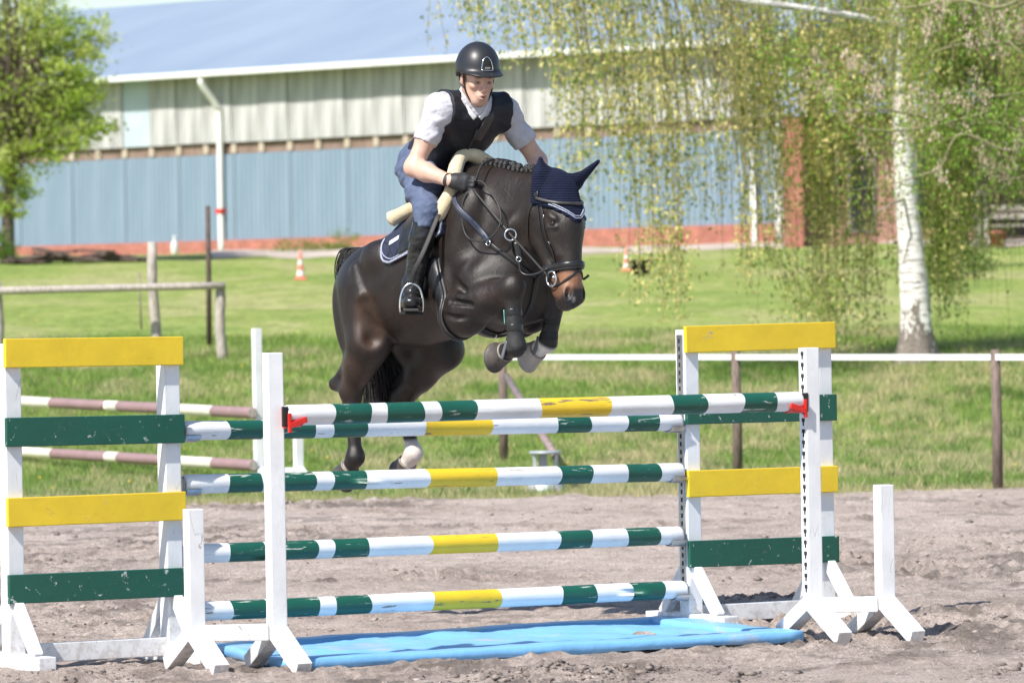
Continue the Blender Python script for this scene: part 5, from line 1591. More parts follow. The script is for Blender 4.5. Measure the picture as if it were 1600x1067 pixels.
# ------------------------------------------------------------------ TACK
M['navy'] = None
def mat_fabric(name, c1, c2, scale, bs=.4, rough=.8, sheen=.0):
    m, nt, b = new_mat(name)
    vec = coords(nt, 'Object')
    nt.links.new(ramp(nt, noise(nt, vec, 12, 4), [(.3, c1), (.7, c2)]), b.inputs['Base Color'])
    b.inputs['Roughness'].default_value = rough; b.inputs['Sheen Weight'].default_value = sheen
    w = N(nt, 'ShaderNodeTexVoronoi'); w.inputs['Scale'].default_value = scale; nt.links.new(vec, w.inputs['Vector'])
    bump(nt, b, w.outputs['Distance'], bs, .006)
    return m
M['navy'] = mat_fabric('navy_quilting', (.010, .014, .036), (.018, .024, .058), 22, .7)
def mat_knit():
    m, nt, b = new_mat('navy_crochet')
    vec = coords(nt, 'Object')
    nt.links.new(ramp(nt, noise(nt, vec, 12, 4), [(.3, (.005, .008, .026)), (.7, (.010, .015, .042))]), b.inputs['Base Color'])
    b.inputs['Roughness'].default_value = .9; b.inputs['Specular IOR Level'].default_value = .25
    wv = N(nt, 'ShaderNodeTexWave', bands_direction='Z'); wv.inputs['Scale'].default_value = 26; wv.inputs['Distortion'].default_value = 1.2; wv.inputs['Detail Scale'].default_value = 6
    nt.links.new(vec, wv.inputs['Vector'])
    vo = N(nt, 'ShaderNodeTexVoronoi'); vo.inputs['Scale'].default_value = 190; nt.links.new(vec, vo.inputs['Vector'])
    ad = N(nt, 'ShaderNodeMath', operation='ADD'); nt.links.new(wv.outputs['Fac'], ad.inputs[0]); nt.links.new(vo.outputs['Distance'], ad.inputs[1])
    bump(nt, b, ad.outputs[0], .9, .004)
    return m
M['navy_knit'] = mat_knit()
M['braid'] = mat_noise('silver_braid', (.20, .22, .30), (.42, .45, .55), 90, .5)
M['leather'] = mat_noise('black_leather', (.010, .010, .011), (.022, .021, .022), 18, .34, .35, .002, 70)
M['leather_grey'] = mat_noise('worn_leather', (.030, .028, .028), (.060, .056, .056), 18, .42, .3, .002, 60)
M['leather_matt'] = mat_noise('matt_leather', (.014, .013, .013), (.03, .028, .027), 18, .62, .3, .002, 60)
M['sheepskin'] = mat_fabric('cream_sheepskin', (.66, .53, .33), (.80, .68, .47), 260, .6, .95, .3)
# ear bonnet
def bonnet_mask(X, Y, Z):
    r = np.abs(Y)
    low = 2.012 + .9 * np.maximum(r - .015, 0) + .004 * np.sin(Y * 260)
    m1 = low - Z
    m2 = .555 - X
    return np.maximum(m1 * .7, m2)
bV, bF = solid(head_p + neck_p, .0042, .0065, bonnet_mask, lo=(.50, -.16, 1.97), hi=(.80, .31, 2.39), relax=1)
bon = empty('ear_bonnet', label='navy crocheted ear bonnet with silver trim on the horse head', cat='ear bonnet', matrix=HM)
link('bonnet', np_mesh('bonnet', bV, bF, True), M['navy_knit'], bon)
BB = bvh_of(bV, bF)
HH = HB
trim = []
for t in np.linspace(-1, 1, 25):
    r = t * .098; zz = 2.012 + .9 * max(abs(r) - .015, 0) + .024 + .008 * (1 - abs(t))
    hit_ = BB.ray_cast(Vector((1.0, -r, zz)), Vector((-1, 0, 0)))
    if hit_[0]: trim.append(np.array(hit_[0]))
for off_ in (0, -.011):
    ribbon('trim_cord', [p + np.array([0, 0, off_]) for p in trim], .006, .006, M['braid'], bon, BB, .001, 3, round_=True)
# bridle
bri = empty('bridle', label='black leather bridle with padded noseband and bit on the horse head', cat='bridle', matrix=HM)
def around(z_of, tmin, tmax, n, x0=.655, bvh=HB, R=.5):
    """points round the head at height z_of(angle); angle 0 = straight ahead, positive = right side"""
    out = []
    for t in np.linspace(tmin, tmax, n):
        d = np.array([math.cos(t), -math.sin(t), 0]); o = np.array([x0, 0, z_of(t)]) + d * R
        h_ = bvh.ray_cast(Vector(o), Vector(-d))
        if h_[0]: out.append(np.array(h_[0]))
    return out
rad = math.radians
ribbon('noseband', around(lambda t: 1.812 - .012 * abs(t), rad(-165), rad(165), 25, .655, HDB), .034, .014, M['leather'], bri, HDB, .001, 3, round_=True)
ribbon('noseband_lining', around(lambda t: 1.797 - .012 * abs(t), rad(-110), rad(110), 17, .655, HDB), .012, .010, M['leather_grey'], bri, HDB, .002, 3, round_=True)
ribbon('flash_strap', [L3(p) for p in ((.76, -.03, 1.79), (.768, .012, 1.768), (.755, .045, 1.74), (.71, .07, 1.715), (.66, .06, 1.70))], .012, .005, M['leather'], bri, HB, .001, 5)
ribbon('flash_strap', [L3(p) for p in ((.76, .0, 1.785), (.765, -.02, 1.77), (.755, -.045, 1.745), (.70, -.07, 1.72))], .012, .005, M['leather'], bri, HB, .001, 5)
tube('strap_end', [L3((.72, -.075, 1.735)), L3((.728, -.088, 1.745)), L3((.735, -.10, 1.757))], .006, M['leather'], bri)
ribbon('browband', around(lambda t: 2.103 + .010 * abs(t) ** 2, rad(-95), rad(100), 17, .62, BB), .016, .011, M['leather_grey'], bri, BB, .001, 3, round_=True)
for s in (1, -1):
    ribbon('cheekpiece', [L3(p) for p in ((.60, s * .115, 2.13), (.63, s * .115, 2.05), (.645, s * .105, 1.95), (.665, s * .09, 1.86), (.672, s * .08, 1.79), (.676, s * .075, 1.755))], .013, .005, M['leather'], bri, HB, .002, 5)
    ribbon('noseband_strap', [L3(p) for p in ((.585, s * .115, 2.12), (.60, s * .11, 2.03), (.615, s * .105, 1.94), (.645, s * .09, 1.85), (.66, s * .08, 1.815))], .011, .004, M['leather'], bri, HB, .002, 5)
    ribbon('throatlatch', [L3(p) for p in ((.575, s * .11, 2.14), (.535, s * .115, 2.06), (.50, s * .10, 1.95), (.495, s * .05, 1.875), (.495, 0, 1.85))], .010, .004, M['leather'], bri, HB, .002, 5)
    c = L3((.672, s * .083, 1.738))
    ring('bit_ring', c, (.15, -s, 0), .036, .005, M['steel'], bri, sx=.9)
    ball('bit_mouthpiece', c + np.array([.012, s * .008, .008]), (.014, .014, .010), M['steel'], bri, 12)
    for zz, dx in ((2.045, .632), (1.90, .655)):
        p, nr_ = snap(HB, L3((dx, s * .12, zz)), .004); ring('buckle', p, nr_, .008, .002, M['steel'], bri, 14, 6)
headpiece = [L3((.60, .115, 2.13)), L3((.575, .075, 2.22)), L3((.565, 0, 2.26)), L3((.575, -.075, 2.22)), L3((.60, -.115, 2.13))]
ribbon('headpiece', headpiece, .028, .006, M['leather'], bri, BB, .001, 4)
# breastplate with martingale ring
bp_ = empty('breastplate', label='navy breastplate strap and martingale across the horse shoulder', cat='breastplate', matrix=HM)
M['navy_strap'] = mat_noise('navy_elastic', (.018, .026, .06), (.045, .06, .11), 30, .45)
for s in (1, -1):
    a = [L3(p) for p in ((.055, s * .19, 2.155), (.12, s * .20, 2.09), (.19, s * .20, 2.02), (.27, s * .19, 1.945), (.30, s * .18, 1.915))]
    ribbon('shoulder_strap', a, .030, .010, M['navy_strap'], bp_, HB, .003, 5, round_=True)
    ribbon('strap_edge', a[:-1], .010, .013, M['leather_grey'], bp_, HB, .003, 5, round_=True)
    p, nr_ = snap(HB, a[-1], .012); ring('strap_ring', p, nr_, .014, .003, M['steel'], bp_, 18, 6)
    ribbon('lower_strap', [L3(p_) for p_ in ((.30, s * .18, 1.915), (.36, s * .13, 1.86), (.40, s * .06, 1.80), (.41, 0, 1.76))], .022, .006, M['leather'], bp_, HB, .003, 5)
ribbon('chest_strap', [L3(p) for p in ((.42, 0, 1.77), (.38, 0, 1.66), (.28, 0, 1.55), (.15, 0, 1.48))], .026, .007, M['leather'], bp_, HB, .003, 5)
rp = L3((.475, .185, 1.955))
for s in (1, -1):
    q = L3((.475, s * .185, 1.955)); ring('martingale_ring', q, (.8, -s * .6, .1), .028, .0045, M['steel'], bp_)
    tube('martingale_fork', [q - np.array([0, 0, .03]), L3((.46, s * .15, 1.87)), L3((.44, s * .08, 1.81)), L3((.42, 0, 1.78))], .008, M['leather'], bp_, smooth_path=5)
    ribbon('hanging_strap', [L3((.50, s * .165, 1.92)), L3((.505, s * .16, 1.87)), L3((.51, s * .155, 1.83))], .030, .007, M['leather'], bp_, None, 0, 4, [(.75, .6 * -s, .1)])
    ring('strap_buckle', L3((.515, s * .165, 1.835)), (.8, -s * .6, 0), .012, .003, M['steel'], bp_, 16, 6)
tube('rein_stop_loop', [L3((.51, .16, 1.83)), L3((.525, .16, 1.775)), L3((.56, .145, 1.757)), L3((.61, .12, 1.765)), L3((.655, .092, 1.79))], .006, M['leather'], bp_, smooth_path=6)
# reins
rei = empty('reins', label='black reins running from the gloved hands to the bit', cat='reins', matrix=HM)
for s in (1, -1):
    a0 = L3((.20, s * .215, 2.185)); b0 = L3((.475, s * .185, 1.955)); c0 = L3((.665, s * .088, 1.742))
    ribbon('rein', [a0, a0 + (b0 - a0) * .5, b0, b0 + (c0 - b0) * .5, c0], .010, .004, M['leather_matt'], rei, None, 0, 4, [(.55, -s * .8, .2)])
loop = [L3(p) for p in ((.185, .235, 2.17), (.165, .250, 2.11), (.165, .250, 2.02), (.195, .250, 1.955), (.27, .25, 1.925), (.36, .235, 1.935), (.42, .215, 1.99), (.415, .20, 2.065), (.37, .20, 2.13), (.315, .20, 2.175), (.27, .20, 2.215), (.225, .205, 2.225))]
ribbon('rein_slack', loop, .0085, .0035, M['leather_matt'], rei, None, 0, 6, [(.5, -.8, .2)])
tube('rein_bight', [L3((.2, .2, 2.22)), L3((.16, .12, 2.31)), L3((.13, 0, 2.335)), L3((.14, -.12, 2.31)), L3((.2, -.2, 2.22))], .0055, M['leather_matt'], rei, smooth_path=6)
# ------------------------------------------------------------------ saddle pad
ax_ = np.array([math.cos(T20), 0, math.sin(T20)]); up_ = np.array([-math.sin(T20), 0, math.cos(T20)])
def pad_mask(X, Y, Z):
    p = (X + .26) * ax_[0] + (Z - 1.97) * ax_[2]; q = (X + .26) * up_[0] + (Z - 1.97) * up_[2]
    # p along the back, q across it; lower rear corner rounded
    m = np.abs(p - .035) - .265
    return np.maximum(m, -.105 - q + np.maximum(0, -.17 - p) * .5)
padV, padF = solid(trunk_p, .0065, .014, pad_mask, lo=(-.72, -.40, 1.60), hi=(.20, .40, 2.36), relax=2)
pad = empty('saddle_pad', label='navy quilted saddle pad with silver piping under the saddle', cat='saddle pad', matrix=HM)
link('pad', np_mesh('pad', padV, padF, True), M['navy'], pad)
PB = bvh_of(padV, padF)
def pq(p, q, r): 
    v = np.array([-.26, 0, 1.97]) + ax_ * p + up_ * q; v[1] = -r; return v
edge = [pq(-.225, .10, .3), pq(-.225 , .02, .33), pq(-.222, -.05, .33), pq(-.19, -.085, .33), pq(-.1, -.097, .33), pq(.1, -.097, .33), pq(.25, -.097, .33), pq(.292, -.06, .33), pq(.292, .05, .3)]
for o_, wd in ((0, .012), (.018, .006)):
    ribbon('piping', [e + up_ * o_ * (1 if 2 <= i <= 6 else 0) + ax_ * o_ * (1 if i < 4 else -1) for i, e in enumerate(edge)], wd, .006, M['braid'] if o_ == 0 else M['braid'], pad, PB, .001, 5)
ribbon('logo_patch', [pq(-.165, .045, .33), pq(-.10, .055, .33)], .028, .003, mat_noise('pale_label', (.55, .62, .75), (.68, .74, .84), 20, .6), pad, PB, .002, 4)
def quilt(a, b): ribbon('quilt_seam', [a, (a + b) / 2, b], .005, .002, M['leather'], pad, PB, .0005, 4)
for k in range(6):
    x = -.205 + k * .08
    quilt(pq(x, -.08, .33), pq(x + .04, -.02, .33)); quilt(pq(x + .04, -.02, .33), pq(x + .08, -.08, .33)); quilt(pq(x + .04, -.02, .33), pq(x + .04, .04, .33)); quilt(pq(x + .04, .04, .33), pq(x, .10, .33)); quilt(pq(x + .04, .04, .33), pq(x + .08, .10, .33))
# ------------------------------------------------------------------ saddle
sad = empty('saddle', label='black jumping saddle with cream sheepskin, stirrups and girth', cat='saddle', matrix=HM)
def roll(name, pts, r): 
    q = catmull([L3(p) for p in pts], 8); L_ = len(q)
    tt = np.linspace(0, 1, L_)
    rr = r * (1 + .05 * np.sin(tt * 23)) * np.clip(np.minimum(tt, 1 - tt) / .04, .25, 1) ** .5
    V, F = tube_arrays(q, rr, 14)
    return link(name, poly_mesh(name, V, F), M['sheepskin'], sad)
roll('sheepskin_roll', [(.0, .30, 2.03), (.03, .27, 2.10), (.03, .22, 2.18), (-.03, .155, 2.27), (-.10, .07, 2.345), (-.11, .0, 2.365), (-.09, -.075, 2.335), (-.03, -.15, 2.27), (.03, -.22, 2.18), (.0, -.29, 2.05)], .036)
roll('sheepskin_roll', [(-.475, .245, 2.035), (-.455, .20, 2.06), (-.44, .10, 2.10), (-.44, 0, 2.115), (-.44, -.10, 2.10), (-.455, -.20, 2.06), (-.475, -.245, 2.035)], .038)
def flap_mask(X, Y, Z):
    p = (X + .26) * ax_[0] + (Z - 1.97) * ax_[2]; q = (X + .26) * up_[0] + (Z - 1.97) * up_[2]
    fw = .245 - .35 * np.clip(-q - .02, 0, 1) * 0 + .10 * np.clip(q, -.2, .1)
    return np.maximum(np.maximum(p - fw, -.08 - p), -.085 - q)
sV, sF = solid(trunk_p, .0065, .030, flap_mask, lo=(-.60, -.42, 1.70), hi=(.14, .42, 2.40), relax=3)
link('flap', np_mesh('flap', sV, sF, True), M['leather'], sad)
seatp = [ell((-.28, 0, 2.16), (.22, .135, .05), .05, rad(14)), ell((-.47, 0, 2.15), (.05, .14, .07), .05, rad(10)), ell((-.10, 0, 2.255), (.05, .07, .06), .05)]
tV, tF = solid(seatp, .008, 0); link('seat', np_mesh('seat', tV, tF, True), M['leather'], sad)
SB = bvh_of(sV, sF)
ribbon('knee_roll', [L3(p) for p in ((-.02, .30, 2.14), (-.035, .33, 2.06), (-.05, .34, 1.98), (-.07, .345, 1.90))], .05, .03, M['leather'], sad, SB, 0, 5, round_=True)
def girth_path():
    out = []
    for t in np.linspace(rad(8), rad(-188), 34):
        d = np.array([0, -math.cos(t), math.sin(t)])
        dep = np.clip((1.86 - (1.83 + d[2] * .36)) / .4, 0, 1)
        o = np.array([-.055 + .150 * dep, 0, 1.80]) + d * .7
        h_ = HB.ray_cast(Vector(o), Vector(-d))
        if h_[0]: out.append(np.array(h_[0]))
    return out
gp = girth_path()
ribbon('girth', gp, .085, .02, M['leather'], sad, HB, .006, 2, round_=True)
ribbon('girth_lining', gp, .105, .010, M['leather_grey'], sad, HB, .002, 2)
p, nr_ = snap(HB, gp[7], .018); ring('girth_ring', p, nr_, .014, .003, M['steel'], sad, 18, 6)
ring('girth_snap', np.array(gp[16]) + [.03, 0, -.012], (0, 1, 0), .012, .003, M['steel'], sad, 14, 6)
# stirrups
FOOT_C = (-.015, .430, 1.622)            # ball of the foot, right side
def stirrup(s):
    f = np.array([.8, .6 * s, 0.0]) ; lat = np.array([.6, -.8 * s, 0.0])       # toe direction / across the foot, in (a, r)
    c = np.array([FOOT_C[0], FOOT_C[1] * s, FOOT_C[2]]) - f * .0
    def q(l, z, w=0): return L3(c + lat * l + f * w + np.array([0, 0, z]))
    arch = [q(-.054, -.05), q(-.057, -.02), q(-.053, .03), q(-.036, .075), q(0, .095), q(.036, .075), q(.053, .03), q(.057, -.02), q(.054, -.05)]
    tube('stirrup_iron', arch, .0065, M['steel'], sad, smooth_path=5)
    bm = bmesh.new(); add_beam(bm, q(-.060, -.053), q(.060, -.053), .045, .013, (0, 0, 1), .004)
    link('stirrup_tread', bm_mesh('stirrup_tread', bm), M['dark'], sad)
    top = L3((.055, .315 * s, 2.06))
    ribbon('stirrup_leather', [top, L3((.05, .40 * s, 1.88)), L3((.015, .435 * s, 1.78)), q(0, .099)], .024, .005, M['leather_matt'], sad, None, 0, 6, [tuple(L3((.5, .85 * s, 0)))])
stirrup(1); stirrup(-1)
# ------------------------------------------------------------------ leg boots
def leg_boot(q, s, label, end=.022):
    e, kn, ft, hf = [np.array((p_[0], p_[1] * s, p_[2])) for p_ in q]
    K, Ft = L3(kn), L3(ft); d = (Ft - K) / np.linalg.norm(Ft - K); Ln = np.linalg.norm(Ft - K)
    pr = [seg(kn, ft, .041, .036, .02), ell(ft, (.049, .044, .048), .03)]
    def mask(X, Y, Z):
        t = (X - K[0]) * d[0] + (Y - K[1]) * d[1] + (Z - K[2]) * d[2]
        return np.maximum(.085 - t, t - Ln - end)
    V, F = solid(pr, .004, .004, mask, relax=1)
    t = empty('leg_boot', label=label, cat='leg boot', matrix=HM, group='boots on the forelegs')
    link('shell', np_mesh('boot_shell', V, F, True), M['neoprene'], t)
    bb = bvh_of(V, F)
    side = np.cross(d, [0, 1.0, 0]); side /= np.linalg.norm(side)
    for f_ in (.42, .68):
        c = K + d * Ln * f_; pts = []
        for a in np.linspace(0, 2 * math.pi, 13)[:-1]:
            pts.append(c + (np.array([0, 1.0, 0]) * math.cos(a) + side * math.sin(a)) * .06)
        ribbon('strap', pts, .036, .002, M['leather'], t, bb, .0005, 2, closed=True)
    guard = [Ft + np.array([-.028, -.03, .03]), Ft + np.array([-.036, -.04, -.02]), Ft + np.array([-.05, -.042, -.055])]
    ribbon('fetlock_guard', guard, .05, .012, M['boot_grey'], t, None, 0, 5, [(-.5, -.85, .1)], round_=True)
    return t, K, d, Ln, bb
M['neoprene'] = mat_noise('black_neoprene', (.012, .012, .013), (.028, .027, .029), 30, .7, .4, .003, 120)
M['boot_grey'] = mat_noise('grey_plastic', (.09, .095, .11), (.14, .15, .17), 20, .4)
b1 = leg_boot(fR, 1, 'black tendon boot with green tag on the right foreleg')
b2 = leg_boot(fL, -1, 'black tendon boot on the left foreleg above white pastern', -.028)
p, nr_ = snap(b1[4], b1[1] + b1[2] * b1[3] * .5 + L3((-.05, .04, 0)), .003)
ribbon('green_tag', [p - b1[2] * .035, p, p + b1[2] * .035], .016, .004, mat_noise('turquoise_tag', (.02, .28, .22), (.3, .6, .55), 40, .5), b1[0], None, 0, 4, [tuple(nr_)])
# ================================================================== RIDER (same local frame as the horse)
rider = empty('person', label='rider in navy vest and black helmet leaning forward on the jumping horse', cat='person', matrix=HM)
SH = {1: (-.105, .195, 2.585), -1: (-.075, -.195, 2.575)}
EL = {1: (-.145, .325, 2.295), -1: (-.015, -.355, 2.335)}
WR = {1: (.095, .272, 2.225), -1: (.115, -.262, 2.215)}
HP = {1: (-.40, .095, 2.30), -1: (-.40, -.095, 2.30)}
KN = {1: (-.03, .325, 2.075), -1: (-.03, -.325, 2.095)}
AN = {1: (-.105, .360, 1.70), -1: (-.105, -.360, 1.70)}
torso = [ell((-.41, 0, 2.315), (.115, .158, .12), .06, rad(30)), ell((-.33, 0, 2.395), (.13, .145, .115), .08, rad(40)), ell((-.21, 0, 2.485), (.135, .160, .125), .08, rad(42)),
         ell((-.125, 0, 2.545), (.105, .175, .10), .06, rad(42)), seg((-.10, .15, 2.60), (-.07, -.15, 2.595), .062, .062, .06)]
armU, armF, legT, legL = [], [], [], []
for s in (1, -1):
    S_, E_, W_ = np.array(SH[s]), np.array(EL[s]), np.array(WR[s])
    armU += [ell(S_, (.066, .066, .066), .05), seg(S_, S_ + (E_ - S_) * .5, .053, .049, .04), seg(S_ + (E_ - S_) * .5, E_, .049, .043, .03)]
    armF += [seg(E_, E_ + (W_ - E_) * .35, .045, .046, .03), seg(E_ + (W_ - E_) * .35, W_, .045, .029, .03)]
    Hp, Kn, An = np.array(HP[s]), np.array(KN[s]), np.array(AN[s])
    legT += [ell(Hp + [-.03, s * .01, .0], (.105, .085, .105), .06), seg(Hp, Hp + (Kn - Hp) * .5, .092, .076, .05), seg(Hp + (Kn - Hp) * .5, Kn, .076, .054, .04)]
    legL += [seg(Kn, Kn + (An - Kn) * .35, .050, .050, .03), seg(Kn + (An - Kn) * .35, An, .049, .036, .03)]
def foot(s):
    An = np.array(AN[s]); f = np.array([.8, .6 * s, 0])
    he = An + np.array([-.03 * .8, -.03 * .6 * s, -.05]); ball_ = np.array([FOOT_C[0], FOOT_C[1] * s, FOOT_C[2]]) + np.array([0, 0, -.005]); toe = ball_ + f * .055 + np.array([0, 0, .006])
    return [seg(An, he, .042, .036, .03), seg(he, ball_, .036, .040, .03, .8, (0, 0, 1)), seg(ball_, toe, .042, .032, .02, .72, (0, 0, 1))]
# head in its own frame: f forward, l to the person's right, up
FD = np.array([.968, .25, 0]); FD /= np.linalg.norm(FD)
RT = np.array([-FD[1], FD[0], 0]) ; UPv = np.array([0, 0, 1.0])
pt = rad(-14)
F3 = FD * math.cos(pt) + UPv * math.sin(pt); U3 = UPv * math.cos(pt) - FD * math.sin(pt)
HC = np.array([.012, .045, 2.742])
def h3(f, l, z): return HC + F3 * f + RT * l + U3 * z
Rh = np.stack([L3(F3), L3(RT), L3(U3)], 1)                    # head axes in local coordinates
def hell(c, radii, k, sub=False):
    c0 = L3(h3(*c)); radii = np.array(radii)
    def f(X, Y, Z):
        dx, dy, dz = X - c0[0], Y - c0[1], Z - c0[2]
        q = [(Rh[0, i] * dx + Rh[1, i] * dy + Rh[2, i] * dz) for i in range(3)]
        k0 = np.sqrt(sum((q[i] / radii[i]) ** 2 for i in range(3))); k1 = np.sqrt(sum((q[i] / radii[i] ** 2) ** 2 for i in range(3)))
        return k0 * (k0 - 1) / (k1 + 1e-9)
    R = radii.max()
    return Prim(f, c0 - R, c0 + R, k, sub)
def hseg(a, b, ra, rb, k, sub=False): return seg(h3(*a), h3(*b), ra, rb, k, sub=sub)
headp = [hell((-.005, 0, .035), (.098, .077, .098), .02), hell((.030, 0, -.030), (.062, .056, .088), .03), hell((.060, 0, -.102), (.029, .027, .026), .03),
         hseg((.090, 0, .008), (.117, 0, -.036), .0085, .0125, .012), hell((.108, .011, -.042), (.012, .010, .009), .008), hell((.108, -.011, -.042), (.012, .010, .009), .008),
         hell((.086, 0, -.070), (.020, .028, .024), .02), hell((.103, 0, -.0665), (.010, .020, .0065), .007), hell((.099, 0, -.0835), (.010, .017, .0075), .007)]
for l in (1, -1):
    headp += [hseg((-.005, l * .053, -.05), (.050, l * .022, -.104), .022, .018, .03), hseg((.086, l * .008, .018), (.070, l * .046, .016), .012, .011, .015),
              hell((.066, l * .042, -.024), (.020, .018, .016), .02), hell((-.008, l * .078, -.012), (.017, .008, .031), .008)]
headp += [hell((.100, l * .032, -.003), (.016, .018, .0075), .010, True) for l in (1, -1)]
headp += [hell((.083, l * .031, .0065), (.012, .018, .005), .006) for l in (1, -1)] + [hell((.082, l * .031, -.013), (.010, .016, .004), .006) for l in (1, -1)]
headp += [hell((.110, 0, -.0755), (.014, .012, .0038), .004, True)]
neckp = [seg((-.055, .012, 2.60), h3(-.035, 0, -.07), .060, .056, .05)]
# hands: palm, four curled fingers, thumb
def hand(s, grow=0.0):
    W_ = np.array(WR[s]); d = np.array([.62, -.55 * s, -.12]); d /= np.linalg.norm(d)
    dn = np.array([.25, .10 * s, -.95]); dn -= d * (dn @ d); dn /= np.linalg.norm(dn)     # towards the little finger
    out = np.cross(d, dn); out *= np.sign(out[1] * s) if out[1] * s != 0 else 1           # back of the hand
    pr = []
    k0 = W_ + d * .075
    g = grow
    pr += [seg(W_ - d * .012, W_ + d * .03, .031 + g, .030 + g, .02), seg(W_ + d * .02 - dn * .016, k0 - dn * .022, .023 + g, .021 + g, .02), seg(W_ + d * .02 + dn * .014, k0 + dn * .026, .022 + g, .019 + g, .02), seg(W_ + d * .03, k0, .022 + g, .021 + g, .02)]
    for i, (o, L_) in enumerate(((-.030, .040), (-.010, .044), (.011, .041), (.030, .034))):
        a = k0 + dn * o + out * .006 * (1.5 - abs(i - 1.5)); b = a + d * L_ + out * -.004; c = b - out * .030 + d * .004; e = c - d * .026 - out * .004
        r = .0115 - .0008 * i
        pr += [seg(a, b, r + .0015 + g, r + g, .006), seg(b, c, r + g, r - .001 + g, .005), seg(c, e, r - .001 + g, r - .002 + g, .005)]
    t0 = W_ + d * .022 - dn * .026 - out * .004; t1 = t0 + d * .036 - dn * .016 - out * .012; t2 = t1 + d * .030 + dn * .004 - out * .012
    pr += [seg(t0, t1, .016 + g, .0125 + g, .012), seg(t1, t2, .0125 + g, .0105 + g, .006)]
    return pr
hands = hand(1, -.003) + hand(-1, -.003)
body = torso + neckp + headp + armU + armF + legT + legL + foot(1) + foot(-1) + hands
rv, rf_ = solid(body, .0048, lo=(-.60, -.46, 1.55), hi=(.32, .46, 2.86), relax=1)
def skin_cols(V):
    c = np.tile(np.array([.60, .385, .30]), (len(V), 1))
    P0 = L3(HC)
    q = (V - P0) @ Rh
    f, l, z = q[:, 0], q[:, 1], q[:, 2]
    near = (np.linalg.norm(q, axis=1) < .2)
    def bl(m, col, a=1.0):
        nonlocal c
        m = (np.clip(m, 0, 1) * near * a)[:, None]; c = c * (1 - m) + np.array(col) * m
    def bb(cf, cl, cz, R): return 1.5 * (1 - ((f - cf) / R[0]) ** 2 - ((l - cl) / R[1]) ** 2 - ((z - cz) / R[2]) ** 2)
    for s in (1, -1):
        bl(bb(.066, s * .042, -.035, (.04, .026, .024)), (.60, .30, .24), .3)
        bl(bb(.085, s * .030, .022, (.03, .024, .006)), (.12, .07, .045), .85)       # brow
        bl(bb(.09, s * .032, -.004, (.03, .019, .011)), (.22, .11, .085), .7)  # eye socket painted dark: lash line plus shade under the helmet brim
        bl(bb(.015, s * .07, .005, (.035, .022, .04)) * (f < .03), (.10, .06, .04), .8)
        bl(bb(-.008, s * .08, -.012, (.03, .02, .04)), (.62, .30, .24), .5)
    bl(bb(.112, 0, -.036, (.03, .02, .02)), (.62, .28, .22), .55)
    bl(bb(.103, 0, -.067, (.014, .019, .006)), (.46, .17, .15), .8); bl(bb(.099, 0, -.084, (.014, .016, .007)), (.50, .20, .17), .8)
    bl(bb(.107, 0, -.0755, (.02, .013, .004)), (.06, .02, .02), 1)
    bl(bb(.05, 0, -.09, (.06, .06, .035)), (.44, .29, .23), .35)                      # stubble
    return c
M['skin'] = mat_attr('skin', .48, .4, .10, 40, .15, .0015, 200)
link('body', np_mesh('rider_body', rv, rf_, True, skin_cols(rv)), M['skin'], rider)
for l in (1, -1):
    c = L3(h3(.0765, l * .031, -.004)); ball('eye', c, (.0105, .0105, .0055), mat_noise('eye_white', (.42, .38, .36), (.48, .44, .42), 5, .2), rider, 14)
    ball('iris', c + L3(F3) * .0070 , .0042, mat_noise('iris', (.02, .02, .022), (.05, .05, .05), 50, .1), rider, 12)
# ------------------------------------------------------------------ clothes
def wrinkled(V, amp, freq, seed):
    x, y, z = V.T
    n = fbm(x * freq + y * freq * .7, z * freq * 1.6 - x * freq * .4, 3, seed) - .5
    return n[:, None] * amp
def garment(name, V, F, mat, amp=0.0, freq=14, seed=1):
    if amp:
        me0 = np_mesh('tmp', V, F); nr_ = np.zeros(len(V) * 3, np.float32); me0.vertices.foreach_get('normal', nr_); bpy.data.meshes.remove(me0)
        V = V + nr_.reshape(-1, 3) * wrinkled(V, amp, freq, seed)
    return link(name, np_mesh(name, V, F, True), mat, rider)
def arm_t(s, X, Y, Z):
    S_, E_ = L3(SH[s]), L3(EL[s]); d = E_ - S_; L2 = d @ d
    return ((X - S_[0]) * d[0] + (Y - S_[1]) * d[1] + (Z - S_[2]) * d[2]) / L2 * math.sqrt(L2)
def shirt_mask(X, Y, Z):
    m = np.where(Y < 0, arm_t(1, X, Y, Z), arm_t(-1, X, Y, Z)) - .185
    nk_ = .052 - np.sqrt((X + .035) ** 2 + (Y + .015) ** 2 + (Z - 2.66) ** 2) + .0
    return np.maximum(np.maximum(m, nk_), 2.30 - Z)
M['shirt'] = mat_noise('pale_grey_shirt', (.46, .45, .50), (.54, .53, .58), 14, .8, .6, .008, 24)
sv, sf = solid(torso + armU + neckp, .006, .0115, shirt_mask, lo=(-.62, -.46, 2.1), hi=(.16, .46, 2.74), relax=2)
garment('shirt', sv, sf, M['shirt'], .016, 17, 3)
M['collar'] = mat_noise('white_collar', (.62, .62, .64), (.68, .68, .70), 10, .7)
for l in (1, -1):
    cp = [h3(-.075, l * .030, -.085), h3(-.040, l * .066, -.095), h3(.005, l * .066, -.125), h3(.040, l * .040, -.165), h3(.052, l * .012, -.195)]
    ribbon('collar', [L3(p_) for p_ in cp], .024, .004, M['collar'], rider, None, 0, 5, [tuple(L3(RT * l * .9 + U3 * .5)), tuple(L3(RT * l * .8 + F3 * .5 + U3 * .3)), tuple(L3(F3 * .9 + RT * l * .4 + U3 * .2))])
